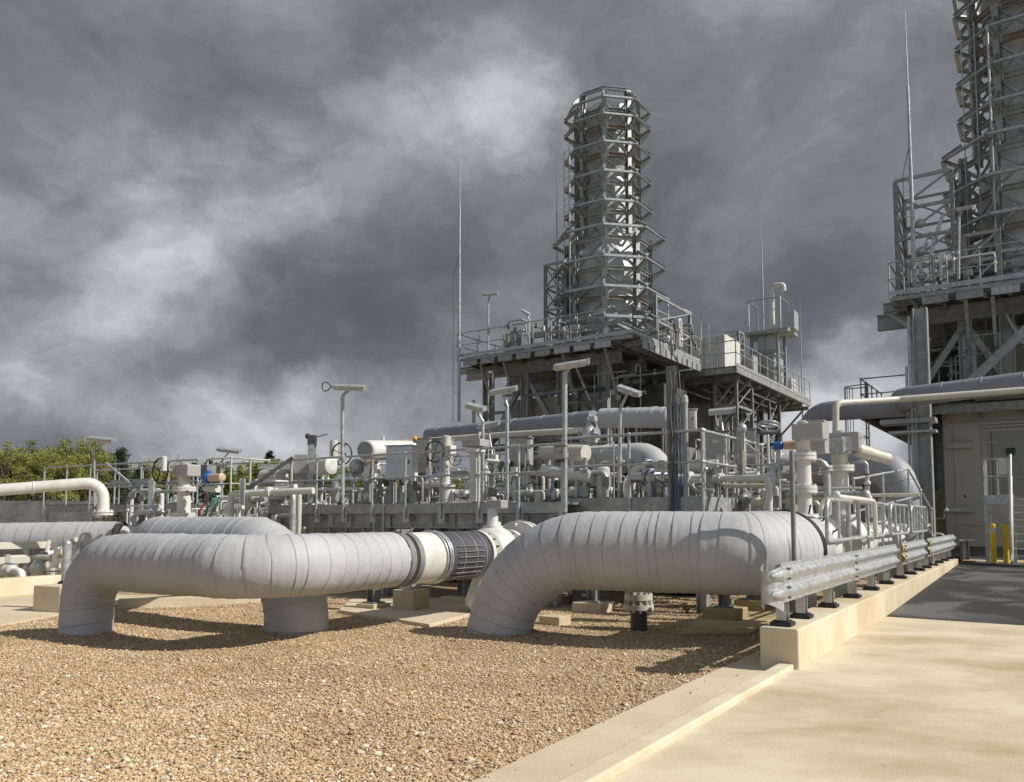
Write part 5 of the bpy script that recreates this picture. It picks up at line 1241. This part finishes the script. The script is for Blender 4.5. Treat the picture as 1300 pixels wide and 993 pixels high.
t = Thing('square_lamp', 'small black square lamp hanging among the left platform pipes', 'lamp', P(648, 592, 15.6)); q = P(648, 592, 15.6); t.add('housing', MB().obox(q, B*.09, A*.07, UP*.1), BLACK, bevel=.02); t.add('glass', MB().obox(q-A*.075, B*.06, A*.004, UP*.07), GLASSD); t.add('stalk', MB().cyl(q-UP*.6, q-UP*.1, .015, n=6), GALVL)
# white valve at the end of the left line
v0 = gpt(CE, z)+A*2.5
z_left = 1.0
v0 = gpt(CE, z_left)+A*2.5
t = valve('white flanged valve body just left of the large wrapped leg', v0, A, .4, 1.75, .09, (.3, .22, .14))
t.add('lower_cone', MB().lathe(v0-A*.2-UP*.85, UP, [(0, .34), (.1, .34), (.5, .2)], 20), WHITE)
pipe('white pipe continuing behind the left line valve', [v0+A*.5, v0+A*4], .33, WHITE, flanges=(.1, .4))
# riser under the big pipe
c = G(811, 800); t = Thing('drain_riser', 'black buried riser with banded white drain flange under the big pipe', 'drain', c, local=True)
t.add('pipe', MB().cyl(V((0, 0, -.05)), V((0, 0, .28)), .12, n=24), CHAR)
mb = MB(); flange(mb, V((0, 0, .33)), UP, .215, .07, 12, .02); t.add('lower_flange', mb, CREAM)
t.add('gasket', MB().cyl(V((0, 0, .37)), V((0, 0, .43)), .17, n=24), RUST)
mb = MB(); flange(mb, V((0, 0, .47)), UP, .2, .08, 12, .02); t.add('upper_flange', mb, CREAM)
t.add('valve_top', MB().lathe(V((0, 0, .51)), UP, [(0, .15), (.15, .17), (.2, .1), (.4, .08)], 20), GALVL)

# ------------- dense small-bore manifolds
def manifold(lab, px0, px1, Y0, Y1, z0, z1, seed, nrun=7, mats=(WHITE, CREAM, GALVL, GALV), base=None, thick=1.0):
    R_ = random.Random(seed); c = Q((px0+px1)/2, (Y0+Y1)/2, z0)
    t = Thing('pipe_manifold', lab, 'pipe manifold', V((c.x, c.y, z0)), 0)
    def rp(k): return Q(px0+(px1-px0)*k, R_.uniform(Y0, Y1), R_.uniform(z0+.15, z1))
    for i in range(nrun):
        r = R_.choice((.015, .02, .03, .045, .055))*thick; m = R_.choice(mats)
        k0 = R_.random()*.7; p = rp(k0); pts = [V((p.x, p.y, z0)), p]
        for j in range(R_.choice((1, 2, 2, 3))):
            q = pts[-1].copy(); ax = R_.choice('BBAZ'); L_ = R_.uniform(.3, 1.1)
            q += (B if ax == 'B' else A if ax == 'A' else UP*R_.choice((-1, .6)))*L_*(1 if ax != 'A' else .6)
            q.z = min(max(q.z, z0+.1), z1+.1); 
            if (q-pts[-1]).length > .12: pts.append(q)
        if R_.random() < .6: pts.append(V((pts[-1].x, pts[-1].y, z0)))
        pts = [p for a_, p in zip([None]+pts, pts) if a_ is None or (p-a_).length > .05]
        if len(pts) < 2: continue
        path = fillet(pts, r*3, 3); ru = t.add('run', MB().tube(path, r, 8), m)
        for f in (R_.uniform(.1, .4), R_.uniform(.5, .9)):
            p, d = at_path(path, f); kind = R_.random()
            mb = MB()
            if kind < .35: mb.lathe(p-d*r*.7, d, [(0, r*1.9), (r*.6, r*1.9), (r*.6, r), (r*.9, r), (r*.9, r*1.9), (r*1.5, r*1.9)], 12); t.add('flange', mb, m, parent=ru)
            elif kind < .7:
                mb.ball(p, max(.05, r*1.8), 10).cyl(p, p+UP*.14, .014, n=6); t.add('valve', mb, R_.choice(mats), parent=ru)
                t.add('handle', MB().torus(p+UP*.15, UP, .06, .01, 12, 5), R_.choice((BLACK, BLACK, BLACK, GALVD, GALVD, BLUE)), parent=ru)
            else: mb.obox(p+V((0, -.05, 0)), B*.07, A*.05, UP*.09); t.add('gauge_box', mb, R_.choice((BOXG, WHITE, GALVD)), parent=ru)
    return t
M_ = manifold
M_('small-bore pipes and valves between the left gearbox and railings', 150, 215, 18.5, 20.5, 1.4, 2.3, 1, 7)
M_('white and steel tubing beneath the left blue actuator', 240, 300, 17.2, 19, 1.1, 2.0, 2, 9)
M_('mixed valves and tubing left of the platform end', 300, 372, 17.6, 20, 1.1, 2.3, 3, 12, thick=1.2)
M_('tangle of white tubing at the foot of the actuator frame', 372, 440, 17.9, 19.6, 1.95, 3.0, 4, 12)
M_('tubing and small valves below the white cylinder vessel', 440, 500, 17.6, 19.5, 1.95, 2.9, 5, 11)
M_('pipework behind the brushed steel cabinet', 500, 590, 17.4, 19.6, 1.95, 2.8, 6, 13, thick=1.2)
M_('instrument tubing right of the white standpipe', 600, 660, 15.8, 17.6, 1.95, 2.9, 7, 13)
M_('instrument tubing between the square cabinet and curved lamp pole', 655, 725, 15.4, 17.4, 1.95, 3.1, 8, 14)
M_('pipework low behind the middle platform railing', 725, 800, 15, 17, 1.98, 2.7, 9, 11)
M_('flanged pipework beside the stainless elbow', 800, 880, 14.4, 16.4, 1.98, 2.6, 10, 14, thick=1.3)
M_('valves and tubing right of the cable riser', 880, 940, 14.5, 17, 1.6, 3.2, 11, 16)
M_('dense tubing by the valve stairs', 930, 1000, 14.5, 18, 1.2, 3.2, 12, 20)
M_('fine tubing left of the first tall valve stem', 950, 1005, 13, 15, 1.6, 2.7, 13, 14)
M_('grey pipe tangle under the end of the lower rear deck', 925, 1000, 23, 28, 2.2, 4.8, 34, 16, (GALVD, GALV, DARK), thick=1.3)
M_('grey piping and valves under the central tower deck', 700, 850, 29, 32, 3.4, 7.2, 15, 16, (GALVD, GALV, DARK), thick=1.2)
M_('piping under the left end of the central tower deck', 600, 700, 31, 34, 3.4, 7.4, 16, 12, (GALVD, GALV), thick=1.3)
M_('piping and small vessels on the central tower deck', 640, 760, 30.5, 34, 8.6, 9.5, 17, 16, (GALVD, GALV, GALVL), thick=1.0)
M_('pipework on deck right of the central stack', 820, 880, 31, 34, 8.5, 9.7, 18, 12, (GALVD, GALV, WHITE), thick=1.0)
M_('pipework beneath the right-hand tower deck', 1200, 1280, 23, 25, 5.4, 7.4, 49, 12, (GALVD, GALV, DARK), thick=1.0)
M_('valves and tubing on the right-hand tower deck', 1140, 1240, 22.5, 25, 8.5, 9.5, 20, 14, (GALVD, GALV, WHITE), thick=.9)
M_('fine white tubing behind the looped barriers', 1095, 1165, 20, 23, .5, 1.7, 21, 12)
M_('shadowed tubing and valves under the left platform', 520, 690, 15.2, 17.5, .6, 1.5, 22, 14, (WHITE, GALVD, WHITE, GALV), thick=1.3)
M_('pipes between ground and the middle platform', 700, 880, 14.5, 16.5, .2, 1.5, 23, 10, (GALVD, GALV), thick=1.3)
M_('low white pipes behind the far left crash rail', -20, 120, 17, 19, .2, 1.0, 24, 8, (WHITE, CREAM), thick=1.8)
M_('distant pale pipework beyond the actuator cluster', 330, 470, 24, 28, .5, 2.8, 25, 14, (WHITE, CREAM, GALVL), thick=1.6)
M_('distant pale pipework beyond the left valve', 130, 330, 24, 28, .3, 2.2, 26, 14, (WHITE, CREAM, GALVL), thick=1.6)
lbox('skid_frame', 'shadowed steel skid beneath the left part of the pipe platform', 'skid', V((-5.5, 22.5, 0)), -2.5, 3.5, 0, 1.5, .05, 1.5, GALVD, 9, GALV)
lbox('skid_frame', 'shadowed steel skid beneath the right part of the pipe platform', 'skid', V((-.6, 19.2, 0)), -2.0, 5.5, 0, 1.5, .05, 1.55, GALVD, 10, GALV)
# distant plant behind the left platform
lbox('machinery_block', 'grey plant building low behind the actuator cluster', 'building', V((-4.5, 27, 0)), -1.5, 1.5, 0, 4, 0, 2.6, GALVD, 5, GALV)
lbox('machinery_block', 'grey skid block far behind the left valve stem', 'building', V((-14, 32, 0)), -3, 3, 0, 3, 0, 2.0, GALVD, 6, GALV)
lbox('machinery_block', 'dark plant block behind the white ball valves', 'building', V((9.5, 22, 0)), -3, 1.0, 0, 3, 0, 2.6, GALVD, 6, GALV)
lbox('machinery_block', 'dark shed seen between tall column and beige building', 'building', V((17.5, 32, 0)), -4, 4, 0, 4, 0, 3.6, DARK, 6, GALVD)
lbox('machinery_block', 'ochre stained low bund behind the large elbow pipe', 'bund', V((13.2, 30, 0)), -3, 3, 0, 1, 0, 2.6, CONCD, 2)

# ============================================================ trees
def leafmat(name, c1, c2):
    m, nt, bs = nodes_of(name); N, L = nt.nodes, nt.links
    g = N.new('ShaderNodeNewGeometry'); r = N.new('ShaderNodeValToRGB'); r.color_ramp.elements[0].color = (*c1, 1); r.color_ramp.elements[1].color = (*c2, 1)
    L.new(g.outputs['Random Per Island'], r.inputs['Fac']); L.new(r.outputs['Color'], bs.inputs['Base Color']); bs.inputs['Roughness'].default_value = .6
    tr = N.new('ShaderNodeBsdfTranslucent'); L.new(r.outputs['Color'], tr.inputs['Color']); mx = N.new('ShaderNodeMixShader'); mx.inputs[0].default_value = .35
    L.new(bs.outputs[0], mx.inputs[1]); L.new(tr.outputs[0], mx.inputs[2]); L.new(mx.outputs[0], N['Material Output'].inputs['Surface'])
    return m
LSP = leafmat('spring_leaves', (.22, .26, .05), (.44, .44, .13)); LGR = leafmat('green_leaves', (.12, .18, .03), (.28, .33, .08)); LDK = leafmat('dark_needles', (.012, .025, .012), (.035, .055, .022)); LBR = leafmat('budding_twigs', (.13, .1, .06), (.22, .19, .08))
BARK = mat('bark', (.13, .1, .075), .9, 0, .2, 6, .3, 20)
def tree(lab, px, Y, ytop, wpx, kind, seed):
    rng = np.random.default_rng(seed); R_ = random.Random(seed)
    base = Q(px, Y, 0); H = P(px, ytop, Y).z; W = wpx/F*Y/2
    t = Thing('pine_tree' if kind == 'dark' else 'tree', lab, 'tree', base, 0, 'trees beyond the boundary', local=True)
    tr = MB(); tr.tube([V((0, 0, 0)), V((.05, 0, H*.5)), V((0, .05, H*.96))], [H*.028, H*.018, .02], 8)
    br = MB(); clumps = []
    if kind == 'dark':
        for i in range(46):
            f = .12+.86*i/46; L_ = W*(1.02-f)**.75*R_.uniform(.6, 1.1)+.15; a = i*2.4
            e = V((math.cos(a)*L_, math.sin(a)*L_, H*f-L_*.1)); br.tube([V((0, 0, H*f)), e], [.06, .02], 5)
            for k in (.35, .65, 1): clumps.append((V((0, 0, H*f)).lerp(e, k), L_*.28+.12))
    else:
        nb = 20
        for i in range(nb):
            f = R_.uniform(.25, .75); a = i*2.4; th = R_.uniform(.3, 1.1)
            L_ = W*R_.uniform(.5, 1.0); e = V((math.cos(a)*L_*math.sin(th)*1.2, math.sin(a)*L_*math.sin(th), min(H*.97, H*f+L_*math.cos(th)+H*.12)))
            mid = V((0, 0, H*f)).lerp(e, .5)+V((R_.uniform(-.2, .2), R_.uniform(-.2, .2), .2)); br.tube([V((0, 0, H*f*.8)), mid, e], [H*.012, H*.008, .015], 5)
            clumps.append((e, W*.19)); clumps.append((mid, W*.17))
            for q in range(7):
                d = V((R_.gauss(0, 1), R_.gauss(0, 1), R_.gauss(.4, 1))).normalized()*W*R_.uniform(.2, .6); br.tube([e, e+d], [.03, .008], 4); clumps.append((e+d*.85, W*R_.uniform(.08, .15)))
    t.add('trunk', tr, BARK); t.add('branches', br, BARK)
    per = 60 if kind == 'dark' else (52 if kind != 'bare' else 26)
    cen = np.array([list(c) for c, _ in clumps]); rad = np.array([r for _, r in clumps])
    idx = np.repeat(np.arange(len(cen)), per); n = len(idx)
    pos = cen[idx]+rng.normal(0, .6, (n, 3))*rad[idx][:, None]*[1, 1, .75]
    s = rng.uniform(.04, .085, n)*(Y/60)*(.9 if kind == 'dark' else 1.0)
    u = rng.normal(0, 1, (n, 3)); u /= np.linalg.norm(u, axis=1)[:, None]; v = np.cross(u, rng.normal(0, 1, (n, 3))); v /= np.linalg.norm(v, axis=1)[:, None]
    a_, b_ = u*s[:, None], v*s[:, None]*.6
    co = np.stack([pos-a_, pos-b_, pos+a_, pos+b_], 1).reshape(-1, 3).astype(np.float32)
    me = bpy.data.meshes.new('crown'); me.vertices.add(n*4); me.vertices.foreach_set('co', co.ravel()); me.loops.add(n*4); me.loops.foreach_set('vertex_index', np.arange(n*4, dtype=np.int32))
    me.polygons.add(n); me.polygons.foreach_set('loop_start', np.arange(0, n*4, 4, dtype=np.int32)); me.update(calc_edges=True)
    me.materials.append({'dark': LDK, 'spring': LSP, 'green': LGR, 'bare': LBR}[kind])
    o = bpy.data.objects.new('crown', me); COL.objects.link(o); o.parent = t.o
TR = [(-30, 60, 578, 90, 'bare'), (8, 58, 576, 70, 'spring'), (45, 62, 572, 80, 'green'), (72, 56, 581, 66, 'spring'), (104, 58, 566, 70, 'spring'), (132, 62, 586, 70, 'green'), (150, 48, 566, 48, 'dark'), (176, 60, 590, 44, 'dark'),
      (243, 75, 586, 26, 'dark'), (262, 75, 582, 26, 'dark'), (280, 72, 586, 40, 'green'), (305, 75, 590, 50, 'spring'), (335, 70, 588, 44, 'green'), (205, 76, 600, 90, 'spring'), (20, 70, 590, 90, 'green'), (340, 82, 570, 26, 'dark'),
      (430, 80, 610, 90, 'green'), (500, 80, 615, 90, 'spring'), (560, 80, 612, 90, 'green'), (375, 80, 600, 70, 'green'), (85, 75, 590, 90, 'green'), (1110, 85, 608, 60, 'bare'), (1050, 85, 612, 60, 'green'), (1165, 85, 606, 60, 'spring'), (640, 85, 612, 90, 'green')]
TL = ['bare budding tree partly cut off by the left picture edge', 'yellow-green spring tree nearest the left edge', 'fuller green tree third from the left edge', 'bright yellow-green tree behind the overhead white pipe', 'yellow-green tree above the end of the boundary wall', 'green tree just left of the tall pine',
      'tall dark pine behind the floodlight at the left', 'lower dark conifer right of the tall pine', 'left one of two small dark conifers above the gearbox', 'right one of two small dark conifers above the gearbox', 'round green tree behind the blue actuator floodlight', 'yellow-green tree right of the blue actuator',
      'green tree left of the actuator cluster', 'low yellow-green tree behind the left handwheel', 'green tree low behind the far left railings', 'thin dark conifer rising above the silvery valve cluster', 'low green tree seen through the actuator cluster railing', 'low yellowish tree seen under the white vessel', 'low green tree seen behind the steel cabinet', 'low green tree behind the platform end post',
      'low green tree behind the left floodlight pole', 'bare brownish tree seen beneath the large elbow pipe', 'low green tree behind the tall valve stems', 'yellowish tree behind the tall steel column', 'low green tree behind the white standpipe']
for i, ((px, Y, yt, w_, k), lb) in enumerate(zip(TR, TL)): tree(lb, px, Y, yt, w_, k, 40+i)
# small weeds in the gravel
for i, (px, py, s_, lb) in enumerate(((872, 778, .2, 'leafy green weed growing in the gravel under the big pipe'), (893, 772, .12, 'smaller weed tuft right of the leafy one'))):
    c = G(px, py); mb = MB(); R_ = random.Random(i)
    for k in range(26):
        a = R_.uniform(0, 2*PI); l_ = s_*R_.uniform(.4, 1); e = V((math.cos(a)*l_*.7, math.sin(a)*l_*.7, l_*.8)); sdv = V((-math.sin(a), math.cos(a), 0))*l_*.13
        mb.add([c, c+e*.55-sdv, c+e, c+e*.55+sdv], [(0, 1, 2, 3)])
    single('weed', mb, LGR, lb, 'weed')
print('objects', len(bpy.data.objects))
